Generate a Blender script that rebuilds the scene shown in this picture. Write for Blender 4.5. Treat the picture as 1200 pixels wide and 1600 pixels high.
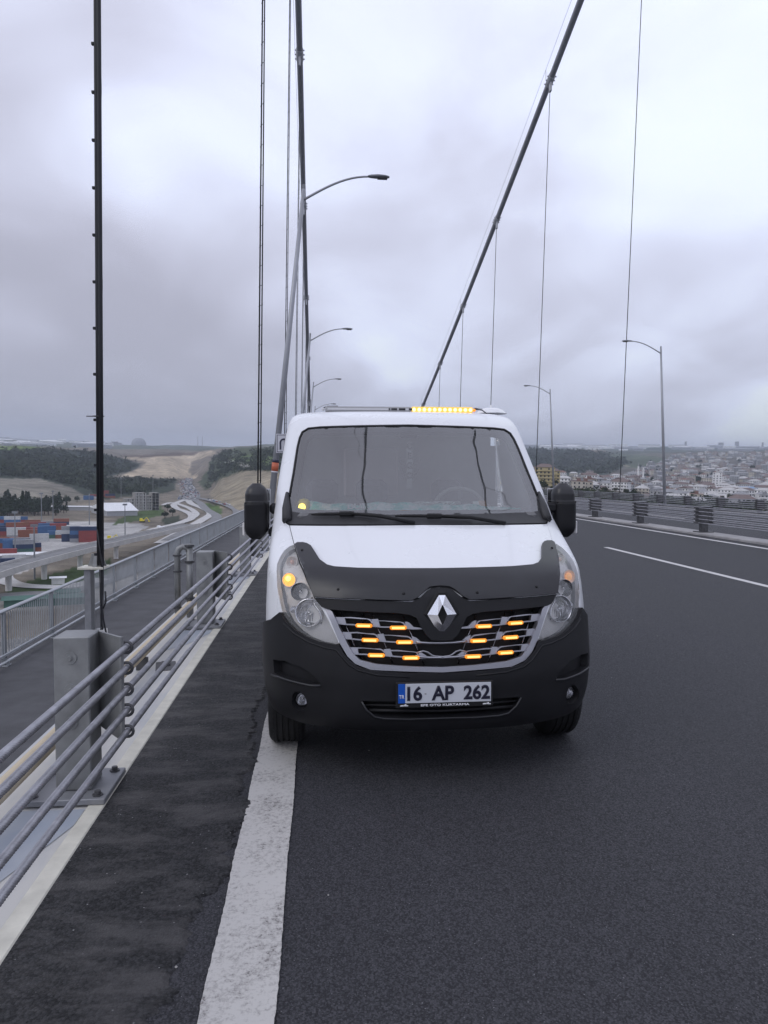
import bpy, bmesh, math, random
import numpy as np
from mathutils import Vector, Matrix, geometry
R = math.radians
random.seed(7)
rng = np.random.default_rng(11)
for o in list(bpy.data.objects): bpy.data.objects.remove(o)
scene = bpy.context.scene
COL = scene.collection

# ------------------------------------------------------------------ camera
FPX = 1150.0                       # focal length in pixels of the 1200 x 1600 photograph
YAW = math.atan(100.0/FPX); PIT = math.atan(53.0/FPX); CAMH = 1.75
cd = bpy.data.cameras.new('camera'); cam = bpy.data.objects.new('camera', cd); COL.objects.link(cam)
cd.sensor_fit = 'VERTICAL'; cd.sensor_height = 32.0; cd.lens = 32.0*FPX/1600.0
cd.clip_start = 0.05; cd.clip_end = 60000
cam.location = (0, 0, CAMH); cam.rotation_euler = (R(90)-PIT, 0, -YAW)
scene.camera = cam
C = np.array([0, 0, CAMH])
c_f = np.array([math.sin(YAW)*math.cos(PIT), math.cos(YAW)*math.cos(PIT), -math.sin(PIT)])
c_r = np.array([math.cos(YAW), -math.sin(YAW), 0.0]); c_u = np.cross(c_r, c_f)
def ray(px, py): return c_f + c_r*((px-600)/FPX) - c_u*((py-800)/FPX)
def at_y(px, py, y): d = ray(px, py); return C + d*(y/d[1])
def at_z(px, py, z): d = ray(px, py); return C + d*((z-CAMH)/d[2])
def at_x(px, py, x): d = ray(px, py); return C + d*(x/d[0])
# true vertical: the deck falls away along and across the bridge, the hangers show where down is
_dn = c_r*(-354) - c_u*16300 + c_f*1150
GUP = -_dn/np.linalg.norm(_dn)
GROT = Vector((0, 0, 1)).rotation_difference(Vector(GUP)).to_matrix()
def land_h(px, py, h): d = ray(px, py); return C + d*(h/np.dot(d, GUP))
def hdir(d):
    h = d - GUP*np.dot(d, GUP); return h/np.linalg.norm(h)
def land_R(px, py, rr):
    d = ray(px, py); dh = d - GUP*np.dot(d, GUP); return C + d*(rr/np.linalg.norm(dh))

# ------------------------------------------------------------------ world: overcast sky
world = bpy.data.worlds.new('World'); scene.world = world; world.use_nodes = True
nt = world.node_tree; nt.nodes.clear()
def nn(tree, t, **kw):
    n = tree.nodes.new(t)
    for k, v in kw.items(): setattr(n, k, v)
    return n
SUN_EL, SUN_ROT = 42.0, 235.0
SKX, SKY = 0.35, 0.9
out = nn(nt, 'ShaderNodeOutputWorld'); bg = nn(nt, 'ShaderNodeBackground')
bg.inputs['Strength'].default_value = 0.1
sky = nn(nt, 'ShaderNodeTexSky', sky_type='NISHITA', sun_disc=False)
sky.sun_elevation = R(SUN_EL); sky.sun_rotation = R(SUN_ROT)
tc = nn(nt, 'ShaderNodeTexCoord'); sep = nn(nt, 'ShaderNodeSeparateXYZ')
nt.links.new(tc.outputs['Generated'], sep.inputs[0])
def mth(tree, op, a, b=None, clamp=False):
    n = nn(tree, 'ShaderNodeMath', operation=op); n.use_clamp = clamp
    for i, v in enumerate((a, b)):
        if v is None: continue
        if isinstance(v, (int, float)): n.inputs[i].default_value = v
        else: tree.links.new(v, n.inputs[i])
    return n.outputs[0]
zz = mth(nt, 'MAXIMUM', sep.outputs['Z'], 0.0)
den = mth(nt, 'ADD', zz, 0.30)
cx = mth(nt, 'DIVIDE', sep.outputs['X'], den); cy = mth(nt, 'DIVIDE', sep.outputs['Y'], den)
cmb = nn(nt, 'ShaderNodeCombineXYZ'); nt.links.new(cx, cmb.inputs[0]); nt.links.new(cy, cmb.inputs[1]); cmb.inputs[2].default_value = 3.7
def wnoise(scale, detail, rough, off, dist=0.0):
    mp = nn(nt, 'ShaderNodeMapping'); mp.inputs['Location'].default_value = off; mp.inputs['Scale'].default_value = (scale, scale*0.8, 1)
    nt.links.new(cmb.outputs[0], mp.inputs[0])
    n = nn(nt, 'ShaderNodeTexNoise'); n.inputs['Scale'].default_value = 1.0; n.inputs['Detail'].default_value = detail
    n.inputs['Roughness'].default_value = rough; n.inputs['Distortion'].default_value = dist
    nt.links.new(mp.outputs[0], n.inputs['Vector']); return n.outputs['Fac']
n1 = wnoise(0.85, 3.5, 0.42, (SKX, SKY, 0.0), 0.35)
n2 = wnoise(2.3, 5, 0.5, (4.1, 2.3, 1.0), 0.6)
mix = mth(nt, 'ADD', mth(nt, 'MULTIPLY', n1, 0.76), mth(nt, 'MULTIPLY', n2, 0.24))
ramp = nn(nt, 'ShaderNodeValToRGB'); nt.links.new(mix, ramp.inputs[0])
er = ramp.color_ramp; er.interpolation = 'B_SPLINE'
er.elements[0].position = 0.36; er.elements[0].color = (0.42, 0.42, 0.51, 1)
er.elements[1].position = 0.62; er.elements[1].color = (0.88, 0.95, 1.13, 1)
e = er.elements.new(0.44); e.color = (0.51, 0.515, 0.63, 1)
e = er.elements.new(0.51); e.color = (0.64, 0.66, 0.81, 1)
e = er.elements.new(0.56); e.color = (0.755, 0.80, 0.985, 1)
# the cloud deck thins towards the zenith and greys towards the horizon
hz = nn(nt, 'ShaderNodeMapRange'); nt.links.new(zz, hz.inputs['Value'])
hz.inputs['From Min'].default_value = 0.0; hz.inputs['From Max'].default_value = 0.55
hz.inputs['To Min'].default_value = 1.02; hz.inputs['To Max'].default_value = 1.28
csc = nn(nt, 'ShaderNodeVectorMath', operation='SCALE'); nt.links.new(ramp.outputs[0], csc.inputs[0])
nt.links.new(mth(nt, 'MULTIPLY', hz.outputs[0], 10.0), csc.inputs['Scale'])
mx = nn(nt, 'ShaderNodeMix', data_type='RGBA'); mx.inputs['Factor'].default_value = 0.94
nt.links.new(sky.outputs[0], mx.inputs['A']); nt.links.new(csc.outputs[0], mx.inputs['B'])
nt.links.new(mx.outputs['Result'], bg.inputs['Color']); nt.links.new(bg.outputs[0], out.inputs['Surface'])
# ------------------------------------------------------------------ weak sun behind the clouds
sd = bpy.data.lights.new('sun', 'SUN'); sun = bpy.data.objects.new('sun', sd); COL.objects.link(sun)
sd.energy = 0.6; sd.angle = R(30); sd.color = (1.0, 0.97, 0.93)
a = R(SUN_ROT); sv = Vector((math.sin(a)*math.cos(R(SUN_EL)), math.cos(a)*math.cos(R(SUN_EL)), math.sin(R(SUN_EL))))
sun.rotation_euler = sv.to_track_quat('Z', 'Y').to_euler(); sun.location = (-30, -30, 60)
scene.view_settings.view_transform = 'Standard'; scene.view_settings.look = 'None'
scene.view_settings.gamma = 1.0; scene.view_settings.exposure = 0.0
scene.render.engine = 'CYCLES'
scene.cycles.max_bounces = 8; scene.cycles.transparent_max_bounces = 24; scene.cycles.volume_bounces = 0

# ------------------------------------------------------------------ materials
M = {}
def mat(name, col, rough=0.6, metal=0.0, var=0.0, vscale=4.0, col2=None, bump=0.0, bscale=40.0, spec=0.5, coat=0.0, emit=None, estr=0.0, thr=None, coords='Object', stretch=(1,1,1)):
    m = bpy.data.materials.new(name); m.use_nodes = True; t = m.node_tree; b = t.nodes['Principled BSDF']
    b.inputs['Base Color'].default_value = (*col, 1); b.inputs['Roughness'].default_value = rough
    b.inputs['Metallic'].default_value = metal; b.inputs['Specular IOR Level'].default_value = spec
    b.inputs['Coat Weight'].default_value = coat
    if emit: b.inputs['Emission Color'].default_value = (*emit, 1); b.inputs['Emission Strength'].default_value = estr
    tcn = nn(t, 'ShaderNodeTexCoord'); mp = nn(t, 'ShaderNodeMapping'); mp.inputs['Scale'].default_value = stretch
    t.links.new(tcn.outputs[coords], mp.inputs[0])
    if var > 0 or col2:
        n = nn(t, 'ShaderNodeTexNoise'); n.inputs['Scale'].default_value = vscale; n.inputs['Detail'].default_value = 6; n.inputs['Roughness'].default_value = 0.6
        t.links.new(mp.outputs[0], n.inputs['Vector'])
        rp = nn(t, 'ShaderNodeValToRGB'); t.links.new(n.outputs['Fac'], rp.inputs[0])
        lo, hi = thr if thr else (0.32, 0.68)
        rp.color_ramp.elements[0].position = lo; rp.color_ramp.elements[1].position = hi
        c2 = col2 if col2 else tuple(min(1, c*(1+var)) for c in col)
        c1 = col if col2 else tuple(c*(1-var) for c in col)
        rp.color_ramp.elements[0].color = (*c1, 1); rp.color_ramp.elements[1].color = (*c2, 1)
        t.links.new(rp.outputs[0], b.inputs['Base Color'])
        mr = nn(t, 'ShaderNodeMapRange'); t.links.new(n.outputs['Fac'], mr.inputs['Value'])
        mr.inputs['To Min'].default_value = max(0.02, rough-0.08); mr.inputs['To Max'].default_value = min(1, rough+0.08)
        t.links.new(mr.outputs[0], b.inputs['Roughness'])
    if bump > 0:
        n = nn(t, 'ShaderNodeTexNoise'); n.inputs['Scale'].default_value = bscale; n.inputs['Detail'].default_value = 4
        t.links.new(mp.outputs[0], n.inputs['Vector'])
        bp = nn(t, 'ShaderNodeBump'); bp.inputs['Strength'].default_value = bump; bp.inputs['Distance'].default_value = 0.01
        t.links.new(n.outputs['Fac'], bp.inputs['Height']); t.links.new(bp.outputs[0], b.inputs['Normal'])
    M[name] = m; return m
def glass_mat(name, tint, ior, dust=0.0, rough=0.0, wave=False):
    m = bpy.data.materials.new(name); m.use_nodes = True; t = m.node_tree; t.nodes.clear()
    o = nn(t, 'ShaderNodeOutputMaterial'); tr = nn(t, 'ShaderNodeBsdfTransparent'); tr.inputs[0].default_value = (*tint, 1)
    gl = nn(t, 'ShaderNodeBsdfGlossy'); gl.inputs['Roughness'].default_value = rough; gl.inputs['Color'].default_value = (1, 1, 1, 1)
    fr = nn(t, 'ShaderNodeFresnel'); fr.inputs['IOR'].default_value = ior
    mx = nn(t, 'ShaderNodeMixShader'); df = nn(t, 'ShaderNodeBsdfDiffuse'); df.inputs[0].default_value = (0.55, 0.56, 0.56, 1)
    m2 = nn(t, 'ShaderNodeMixShader')
    tcn = nn(t, 'ShaderNodeTexCoord'); n = nn(t, 'ShaderNodeTexNoise'); n.inputs['Scale'].default_value = 2.2; n.inputs['Detail'].default_value = 5
    t.links.new(tcn.outputs['Object'], n.inputs['Vector'])
    mr = nn(t, 'ShaderNodeMapRange'); t.links.new(n.outputs['Fac'], mr.inputs['Value']); mr.inputs['To Min'].default_value = dust*0.5; mr.inputs['To Max'].default_value = dust*1.5
    t.links.new(mr.outputs[0], m2.inputs[0]); t.links.new(tr.outputs[0], m2.inputs[1]); t.links.new(df.outputs[0], m2.inputs[2])
    t.links.new(fr.outputs[0], mx.inputs[0]); t.links.new(m2.outputs[0], mx.inputs[1]); t.links.new(gl.outputs[0], mx.inputs[2])
    if wave:   # slight waviness of the pane, seen in its reflections
        w = nn(t, 'ShaderNodeTexNoise'); w.inputs['Scale'].default_value = 2.6; w.inputs['Detail'].default_value = 1.0; t.links.new(tcn.outputs['Object'], w.inputs['Vector'])
        bp = nn(t, 'ShaderNodeBump'); bp.inputs['Strength'].default_value = 0.26; bp.inputs['Distance'].default_value = 0.02
        t.links.new(w.outputs['Fac'], bp.inputs['Height']); t.links.new(bp.outputs[0], gl.inputs['Normal'])
    t.links.new(mx.outputs[0], o.inputs[0]); M[name] = m; return m

mat('white_paint', (0.80, 0.81, 0.83), 0.28, coat=0.4, spec=0.5, var=0.012, vscale=1.5)
mat('black_plastic', (0.013, 0.013, 0.015), 0.5, spec=0.3, var=0.25, vscale=3, bump=0.03, bscale=500)
mat('guard_plastic', (0.022, 0.022, 0.025), 0.36, var=0.2, vscale=2.5)
mat('deep_black', (0.006, 0.006, 0.007), 0.7)
mat('seam', (0.02, 0.02, 0.022), 0.7)
mat('cowl', (0.035, 0.035, 0.038), 0.6, var=0.2, vscale=8)
mat('frit', (0.05, 0.05, 0.055), 0.4)
mat('rubber', (0.014, 0.014, 0.015), 0.75, var=0.3, vscale=20, bump=0.1, bscale=90)
mat('satin', (0.42, 0.42, 0.45), 0.32, metal=0.85)
mat('chrome', (0.86, 0.86, 0.88), 0.08, metal=1.0)
mat('chrome_dark', (0.30, 0.30, 0.32), 0.2, metal=1.0)
mat('reflector', (0.72, 0.72, 0.74), 0.16, metal=1.0)
mat('lamp_housing', (0.80, 0.78, 0.76), 0.4, var=0.06, vscale=9)
mat('amber_led', (0.9, 0.4, 0.05), 0.4, emit=(1.0, 0.42, 0.05), estr=4.0)
mat('amber_core', (1, .6, .2), 0.4, emit=(1.0, 0.56, 0.17), estr=1.5)
mat('bar_led', (1, .8, .4), 0.4, emit=(1.0, 0.80, 0.36), estr=1.6)
mat('amber_lens', (0.75, 0.30, 0.03), 0.25, emit=(1.0, 0.30, 0.02), estr=0.7)
mat('amber_bar', (0.8, 0.5, 0.1), 0.3, emit=(1.0, 0.58, 0.10), estr=0.5)
mat('blinker', (0.9, 0.45, 0.05), 0.3, emit=(1.0, 0.46, 0.03), estr=1.3)
mat('blinker_core', (1, .8, .2), 0.3, emit=(1.0, 0.72, 0.10), estr=3.2)
mat('blinker_dim', (0.85, 0.40, 0.12), 0.3, emit=(1.0, 0.45, 0.12), estr=0.45)
mat('bulb_pink', (0.72, 0.42, 0.33), 0.25)
mat('bar_grey', (0.36, 0.36, 0.37), 0.35)
mat('bar_clear', (0.6, 0.6, 0.61), 0.2)
mat('plate_white', (0.62, 0.64, 0.68), 0.35)
mat('plate_blue', (0.01, 0.10, 0.50), 0.35)
mat('plate_text', (0.012, 0.012, 0.03), 0.4)
mat('white_text', (0.82, 0.83, 0.85), 0.5)
mat('rear_trim', (0.34, 0.34, 0.345), 0.8, var=0.1, vscale=3)
mat('interior', (0.17, 0.17, 0.175), 0.8, var=0.2, vscale=5)
mat('seat_fabric', (0.075, 0.077, 0.085), 0.9, var=0.25, vscale=30)
mat('head_liner', (0.38, 0.37, 0.36), 0.9)
mat('teal_cloth', (0.10, 0.62, 0.54), 0.5, col2=(0.85, 0.92, 0.90), vscale=9, thr=(0.42, 0.6))
mat('yellow_toy', (0.75, 0.62, 0.02), 0.35)
mat('orange_box', (0.85, 0.30, 0.10), 0.6)
mat('paper', (0.88, 0.86, 0.82), 0.7)
mat('paper_orange', (0.72, 0.38, 0.22), 0.7)
mat('white_cord', (0.88, 0.88, 0.86), 0.6)
mat('pinkish_panel', (0.55, 0.45, 0.45), 0.8)
mat('steel_galv', (0.25, 0.255, 0.255), 0.5, metal=0.45, var=0.30, vscale=4.5, bump=0.03, bscale=60)
mat('steel_plate', (0.26, 0.265, 0.28), 0.5, metal=0.35, var=0.15, vscale=6)
mat('steel_rope', (0.40, 0.40, 0.43), 0.42, metal=0.7, var=0.18, vscale=14)
mat('steel_dark', (0.10, 0.10, 0.105), 0.55, metal=0.5, var=0.3, vscale=12)
mat('rail_paint', (0.40, 0.42, 0.44), 0.42, metal=0.35, var=0.10, vscale=3)
mat('rail_post', (0.22, 0.235, 0.25), 0.5, metal=0.3, var=0.15, vscale=5)
mat('hanger_black', (0.012, 0.013, 0.018), 0.55, var=0.25, vscale=6)
mat('cable_paint', (0.33, 0.335, 0.37), 0.5, var=0.10, vscale=2)
mat('clamp_paint', (0.48, 0.49, 0.52), 0.5, var=0.12, vscale=3)
mat('lamp_pole', (0.36, 0.37, 0.40), 0.45, metal=0.3, var=0.08, vscale=2)
mat('lamp_head', (0.20, 0.21, 0.23), 0.5)
mat('lamp_lens', (0.10, 0.10, 0.11), 0.2)
mat('cream_pipe', (0.55, 0.47, 0.34), 0.5, var=0.10, vscale=5)
mat('curb_white', (0.56, 0.55, 0.52), 0.5, col2=(0.40, 0.42, 0.45), vscale=2.2, thr=(0.45, 0.75), stretch=(2, .5, 1))
mat('curb_blue', (0.33, 0.37, 0.43), 0.55, col2=(0.42, 0.44, 0.47), vscale=2.5)
mat('curb_lip', (0.62, 0.60, 0.52), 0.55, var=0.14, vscale=6)
mat('walk_asphalt', (0.075, 0.075, 0.08), 0.85, var=0.25, vscale=1.5, bump=0.3, bscale=120)
mat('girder', (0.30, 0.31, 0.33), 0.6, var=0.08, vscale=0.6)
mat('median_concrete', (0.34, 0.33, 0.33), 0.85, var=0.18, vscale=2.2)
mat('red_plate', (0.55, 0.14, 0.07), 0.5, var=0.15, vscale=20)
mat('sign_white', (0.62, 0.62, 0.66), 0.45)
mat('sign_dark', (0.03, 0.03, 0.06), 0.5)
glass_mat('windshield_glass', (0.84, 0.89, 0.88), 2.45, dust=0.07, wave=True)
glass_mat('side_glass', (0.88, 0.9, 0.9), 1.5, dust=0.02)
glass_mat('lamp_glass', (0.96, 0.96, 0.96), 1.38, dust=0.20)

# ------------------------------------------------------------------ mesh helpers
def obj(name, verts, faces, m, parent=None, smooth=False, mats=None, fm=None):
    me = bpy.data.meshes.new(name); me.from_pydata([tuple(map(float, v)) for v in verts], [], faces)
    for k in (mats if mats else [m]): me.materials.append(M[k] if isinstance(k, str) else k)
    if fm is not None: me.polygons.foreach_set('material_index', fm)
    if smooth: me.polygons.foreach_set('use_smooth', [True]*len(me.polygons))
    me.update()
    o = bpy.data.objects.new(name, me); COL.objects.link(o)
    if parent: o.parent = parent
    return o
def tag(o, label, cat, group=None):
    o['label'] = label; o['category'] = cat
    if group: o['group'] = group
    return o
def empty(name, loc, label=None, cat=None, group=None, rot=None):
    o = bpy.data.objects.new(name, None); COL.objects.link(o); o.location = tuple(float(v) for v in loc); o.empty_display_size = 0.3
    if rot is not None: o.rotation_euler = rot
    if label: tag(o, label, cat, group)
    return o
def struct(o): o['kind'] = 'structure'; return o
class MB:
    def __init__(s): s.v = []; s.f = []; s.m = []
    def add(s, v, f, mi=0):
        n = len(s.v); s.v += [tuple(p) for p in v]; s.f += [tuple(i+n for i in q) for q in f]; s.m += [mi]*len(f)
    def box(s, x0, x1, y0, y1, z0, z1, mi=0, bev=0.0):
        if bev <= 0:
            v = [(x, y, z) for z in (z0, z1) for y in (y0, y1) for x in (x0, x1)]
            s.add(v, [(0, 2, 3, 1), (4, 5, 7, 6), (0, 1, 5, 4), (2, 6, 7, 3), (0, 4, 6, 2), (1, 3, 7, 5)], mi); return
        b = min(bev, (x1-x0)*.45, (y1-y0)*.45, (z1-z0)*.45)
        rings = []
        for (z, i) in ((z0, b), (z0+b, 0), (z1-b, 0), (z1, b)):
            X0, X1, Y0, Y1 = x0+i, x1-i, y0+i, y1-i
            k = b if i == 0 else b*.3
            rings.append([(X0+k, Y0, z), (X1-k, Y0, z), (X1, Y0+k, z), (X1, Y1-k, z), (X1-k, Y1, z), (X0+k, Y1, z), (X0, Y1-k, z), (X0, Y0+k, z)])
        v = sum(rings, []); f = []
        for r in range(3):
            for k in range(8): f.append((r*8+k, r*8+(k+1) % 8, r*8+8+(k+1) % 8, r*8+8+k))
        f.append(tuple(range(7, -1, -1))); f.append(tuple(range(24, 32)))
        s.add(v, f, mi)
    def tube(s, pts, r, n=8, mi=0, caps=True, closed=False):
        pts = [np.array(p, float) for p in pts]; m = len(pts); rr = r if hasattr(r, '__len__') else [r]*m
        up = None; v = []
        for i, p in enumerate(pts):
            a_ = pts[(i-1) % m] if (closed or i > 0) else p; b_ = pts[(i+1) % m] if (closed or i < m-1) else p
            t = b_-a_; t = t/(np.linalg.norm(t)+1e-12)
            if up is None: up = np.array([0, 0, 1.0]) if abs(t[2]) < .9 else np.array([1.0, 0, 0])
            up = up - t*np.dot(up, t); up /= np.linalg.norm(up)+1e-12; sd_ = np.cross(t, up)
            for k in range(n):
                an = 2*math.pi*k/n; v.append(p + (up*math.cos(an)+sd_*math.sin(an))*rr[i])
        f = []
        for i in range(m if closed else m-1):
            j = (i+1) % m
            for k in range(n): f.append((i*n+k, i*n+(k+1) % n, j*n+(k+1) % n, j*n+k))
        if caps and not closed: f.append(tuple(range(n-1, -1, -1))); f.append(tuple(range((m-1)*n, m*n)))
        s.add(v, f, mi)
    def lathe(s, prof, c=(0, 0, 0), axis='z', n=24, mi=0):
        v = []; f = []
        for (r, h) in prof:
            for k in range(n):
                a_ = 2*math.pi*k/n; p, q = r*math.cos(a_), r*math.sin(a_)
                o_ = {'z': (p, q, h), 'x': (h, p, q), 'y': (q, h, p)}[axis]
                v.append((c[0]+o_[0], c[1]+o_[1], c[2]+o_[2]))
        for i in range(len(prof)-1):
            for k in range(n): f.append((i*n+k, i*n+(k+1) % n, i*n+n+(k+1) % n, i*n+n+k))
        s.add(v, f, mi)
    def build(s, name, m, parent=None, smooth=False):
        ms = m if isinstance(m, (list, tuple)) else [m]
        return obj(name, s.v, s.f, None, parent, smooth, mats=ms, fm=s.m)
def auto_smooth(o, ang=35):
    me = o.data; me.polygons.foreach_set('use_smooth', [True]*len(me.polygons))
    try: me.set_sharp_from_angle(angle=R(ang))
    except Exception: pass
    return o
def copy_tree(o, parent=None):
    c = o.copy(); COL.objects.link(c); c.parent = parent
    for ch in list(o.children): copy_tree(ch, c)
    return c
def text_mesh(name, s, size, m, parent=None, loc=(0, 0, 0), rot=(R(90), 0, 0), xs=1.0, bold=0.0, depth=0.0008, align='CENTER'):
    cu = bpy.data.curves.new('t', 'FONT'); cu.body = s; cu.size = size; cu.align_x = align; cu.align_y = 'CENTER'
    cu.bevel_depth = bold; cu.bevel_resolution = 0; cu.extrude = depth
    to = bpy.data.objects.new('t', cu); COL.objects.link(to); bpy.context.view_layer.update()
    me = bpy.data.meshes.new_from_object(to.evaluated_get(bpy.context.evaluated_depsgraph_get()))
    bpy.data.objects.remove(to); me.materials.clear(); me.materials.append(M[m])
    o = bpy.data.objects.new(name, me); COL.objects.link(o); o.parent = parent; o.location = loc; o.rotation_euler = rot; o.scale = (xs, 1, 1)
    return o
ORD = ['nearest', 'second', 'third', 'fourth', 'fifth', 'sixth', 'seventh', 'eighth', 'ninth', 'tenth']
# ================================================================== THE BRIDGE DECK
def asphalt(name, dark, light, speck, stone=130.0, grain=260.0, bump=0.5, rough=0.72, patch=None, pscale=1.2):
    m = bpy.data.materials.new(name); m.use_nodes = True; t = m.node_tree; b = t.nodes['Principled BSDF']
    tcn = nn(t, 'ShaderNodeTexCoord'); P = tcn.outputs['Object']
    def noise(sc, det, ro, stretch=None):
        n = nn(t, 'ShaderNodeTexNoise'); n.inputs['Scale'].default_value = sc; n.inputs['Detail'].default_value = det; n.inputs['Roughness'].default_value = ro
        if stretch:
            mp = nn(t, 'ShaderNodeMapping'); mp.inputs['Scale'].default_value = stretch; t.links.new(P, mp.inputs[0]); t.links.new(mp.outputs[0], n.inputs['Vector'])
        else: t.links.new(P, n.inputs['Vector'])
        return n.outputs['Fac']
    def rampc(src, stops):
        r = nn(t, 'ShaderNodeValToRGB'); t.links.new(src, r.inputs[0]); el = r.color_ramp.elements
        el[0].position, el[0].color = stops[0][0], (*stops[0][1], 1); el[1].position, el[1].color = stops[-1][0], (*stops[-1][1], 1)
        for p, c in stops[1:-1]: e_ = el.new(p); e_.color = (*c, 1)
        return r.outputs[0]
    g0 = noise(grain, 4, 0.75)
    vo = nn(t, 'ShaderNodeTexVoronoi'); vo.inputs['Scale'].default_value = stone; vo.inputs['Randomness'].default_value = 1.0; t.links.new(P, vo.inputs['Vector'])
    sp = nn(t, 'ShaderNodeSeparateColor'); t.links.new(vo.outputs['Color'], sp.inputs[0])
    # every stone its own tone, dark binder between the stones
    tone = mth(t, 'ADD', mth(t, 'MULTIPLY', sp.outputs[1], 0.65), mth(t, 'MULTIPLY', g0, 0.55))
    g = mth(t, 'SUBTRACT', tone, mth(t, 'MULTIPLY', vo.outputs['Distance'], 0.45))
    base = rampc(g, [(0.10, dark), (0.42, tuple((a_*.6+b_*.4) for a_, b_ in zip(dark, light))), (0.85, light)])
    mk = mth(t, 'MULTIPLY', mth(t, 'GREATER_THAN', sp.outputs[0], 0.993), mth(t, 'LESS_THAN', vo.outputs['Distance'], 0.30))
    m1 = nn(t, 'ShaderNodeMix', data_type='RGBA'); t.links.new(mk, m1.inputs['Factor']); t.links.new(base, m1.inputs['A']); m1.inputs['B'].default_value = (*speck, 1)
    big = noise(0.55, 5, 0.6, (1.0, 0.35, 1.0)); bg_ = rampc(big, [(0.3, (0.84,)*3), (0.7, (1.2,)*3)])
    m2 = nn(t, 'ShaderNodeMix', data_type='RGBA', blend_type='MULTIPLY'); m2.inputs['Factor'].default_value = 1.0
    t.links.new(m1.outputs['Result'], m2.inputs['A']); t.links.new(bg_, m2.inputs['B'])
    last = m2.outputs['Result']
    if patch:
        pn = noise(pscale, 9, 0.72, (0.9, 2.2, 1.0)); pm = rampc(pn, [(0.47, (0, 0, 0)), (0.62, (1, 1, 1))])
        m3 = nn(t, 'ShaderNodeMix', data_type='RGBA'); t.links.new(mth(t, 'MULTIPLY', pm, 0.8), m3.inputs['Factor']); t.links.new(last, m3.inputs['A']); m3.inputs['B'].default_value = (*patch, 1)
        last = m3.outputs['Result']
    t.links.new(last, b.inputs['Base Color'])
    b.inputs['Specular IOR Level'].default_value = 0.35
    mr = nn(t, 'ShaderNodeMapRange'); t.links.new(big, mr.inputs['Value']); mr.inputs['To Min'].default_value = rough-0.12; mr.inputs['To Max'].default_value = rough+0.12
    t.links.new(mr.outputs[0], b.inputs['Roughness'])
    bp = nn(t, 'ShaderNodeBump'); bp.inputs['Strength'].default_value = bump; bp.inputs['Distance'].default_value = 0.008
    t.links.new(g, bp.inputs['Height'])
    bp2 = nn(t, 'ShaderNodeBump'); bp2.inputs['Strength'].default_value = bump*0.6; bp2.inputs['Distance'].default_value = 0.012
    t.links.new(noise(45, 4, 0.6), bp2.inputs['Height']); t.links.new(bp.outputs[0], bp2.inputs['Normal'])
    t.links.new(bp2.outputs[0], b.inputs['Normal']); M[name] = m
asphalt('asphalt', (0.019, 0.019, 0.023), (0.090, 0.090, 0.100), (0.26, 0.26, 0.27), stone=150.0, bump=0.8)
asphalt('asphalt_new', (0.005, 0.005, 0.006), (0.050, 0.050, 0.053), (0.30, 0.30, 0.30), stone=85.0, grain=120.0, bump=1.0, rough=0.62, patch=(0.085, 0.081, 0.081), pscale=2.2)
def paint_mat(name, col, under, wear, scale=55.0):
    m = bpy.data.materials.new(name); m.use_nodes = True; t = m.node_tree; b = t.nodes['Principled BSDF']
    tcn = nn(t, 'ShaderNodeTexCoord'); P = tcn.outputs['Object']
    n = nn(t, 'ShaderNodeTexNoise'); n.inputs['Scale'].default_value = scale; n.inputs['Detail'].default_value = 7; n.inputs['Roughness'].default_value = 0.72; t.links.new(P, n.inputs['Vector'])
    n2 = nn(t, 'ShaderNodeTexNoise'); n2.inputs['Scale'].default_value = 3.0; n2.inputs['Detail'].default_value = 5; t.links.new(P, n2.inputs['Vector'])
    v = mth(t, 'ADD', n.outputs['Fac'], mth(t, 'MULTIPLY', mth(t, 'SUBTRACT', n2.outputs['Fac'], 0.5), 0.45))
    r = nn(t, 'ShaderNodeValToRGB'); t.links.new(v, r.inputs[0]); el = r.color_ramp.elements
    el[0].position, el[0].color = wear, (*under, 1); el[1].position, el[1].color = wear+0.22, (*col, 1)
    e_ = el.new(wear+0.07); e_.color = (*[(a_*.45+b_*.55) for a_, b_ in zip(under, col)], 1)
    t.links.new(r.outputs[0], b.inputs['Base Color']); b.inputs['Roughness'].default_value = 0.75
    bp = nn(t, 'ShaderNodeBump'); bp.inputs['Strength'].default_value = 0.5; bp.inputs['Distance'].default_value = 0.004
    t.links.new(n.outputs['Fac'], bp.inputs['Height']); t.links.new(bp.outputs[0], b.inputs['Normal']); M[name] = m
paint_mat('line_paint', (0.52, 0.505, 0.48), (0.11, 0.098, 0.095), 0.30)
paint_mat('line_paint_far', (0.58, 0.57, 0.56), (0.25, 0.25, 0.25), 0.25, 20.0)

Y0, Y1 = -70.0, 420.0
def strip(name, x0, x1, y0, y1, z, m, jl=0.0, jr=0.0, step=None, z1=None, parent=None):
    step = step or (y1-y0); n = max(1, int(round((y1-y0)/step))); v = []; f = []
    r_ = random.Random(hash(name) % 999 if False else len(name)*31)
    for i in range(n+1):
        y = y0+(y1-y0)*i/n
        v += [(x0+r_.uniform(-jl, jl), y, z), (x1+r_.uniform(-jr, jr), y, z if z1 is None else z1)]
    for i in range(n): f.append((2*i, 2*i+1, 2*i+3, 2*i+2))
    return obj(name, v, f, m, parent)
def slab(name, x0, x1, y0, y1, z0, z1, m, parent=None, bev=0.0):
    b = MB(); b.box(x0, x1, y0, y1, z0, z1, 0, bev); return b.build(name, m, parent)
struct(slab('road', -1.16, 11.55, Y0, Y1, -0.35, 0.0, 'asphalt'))
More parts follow.
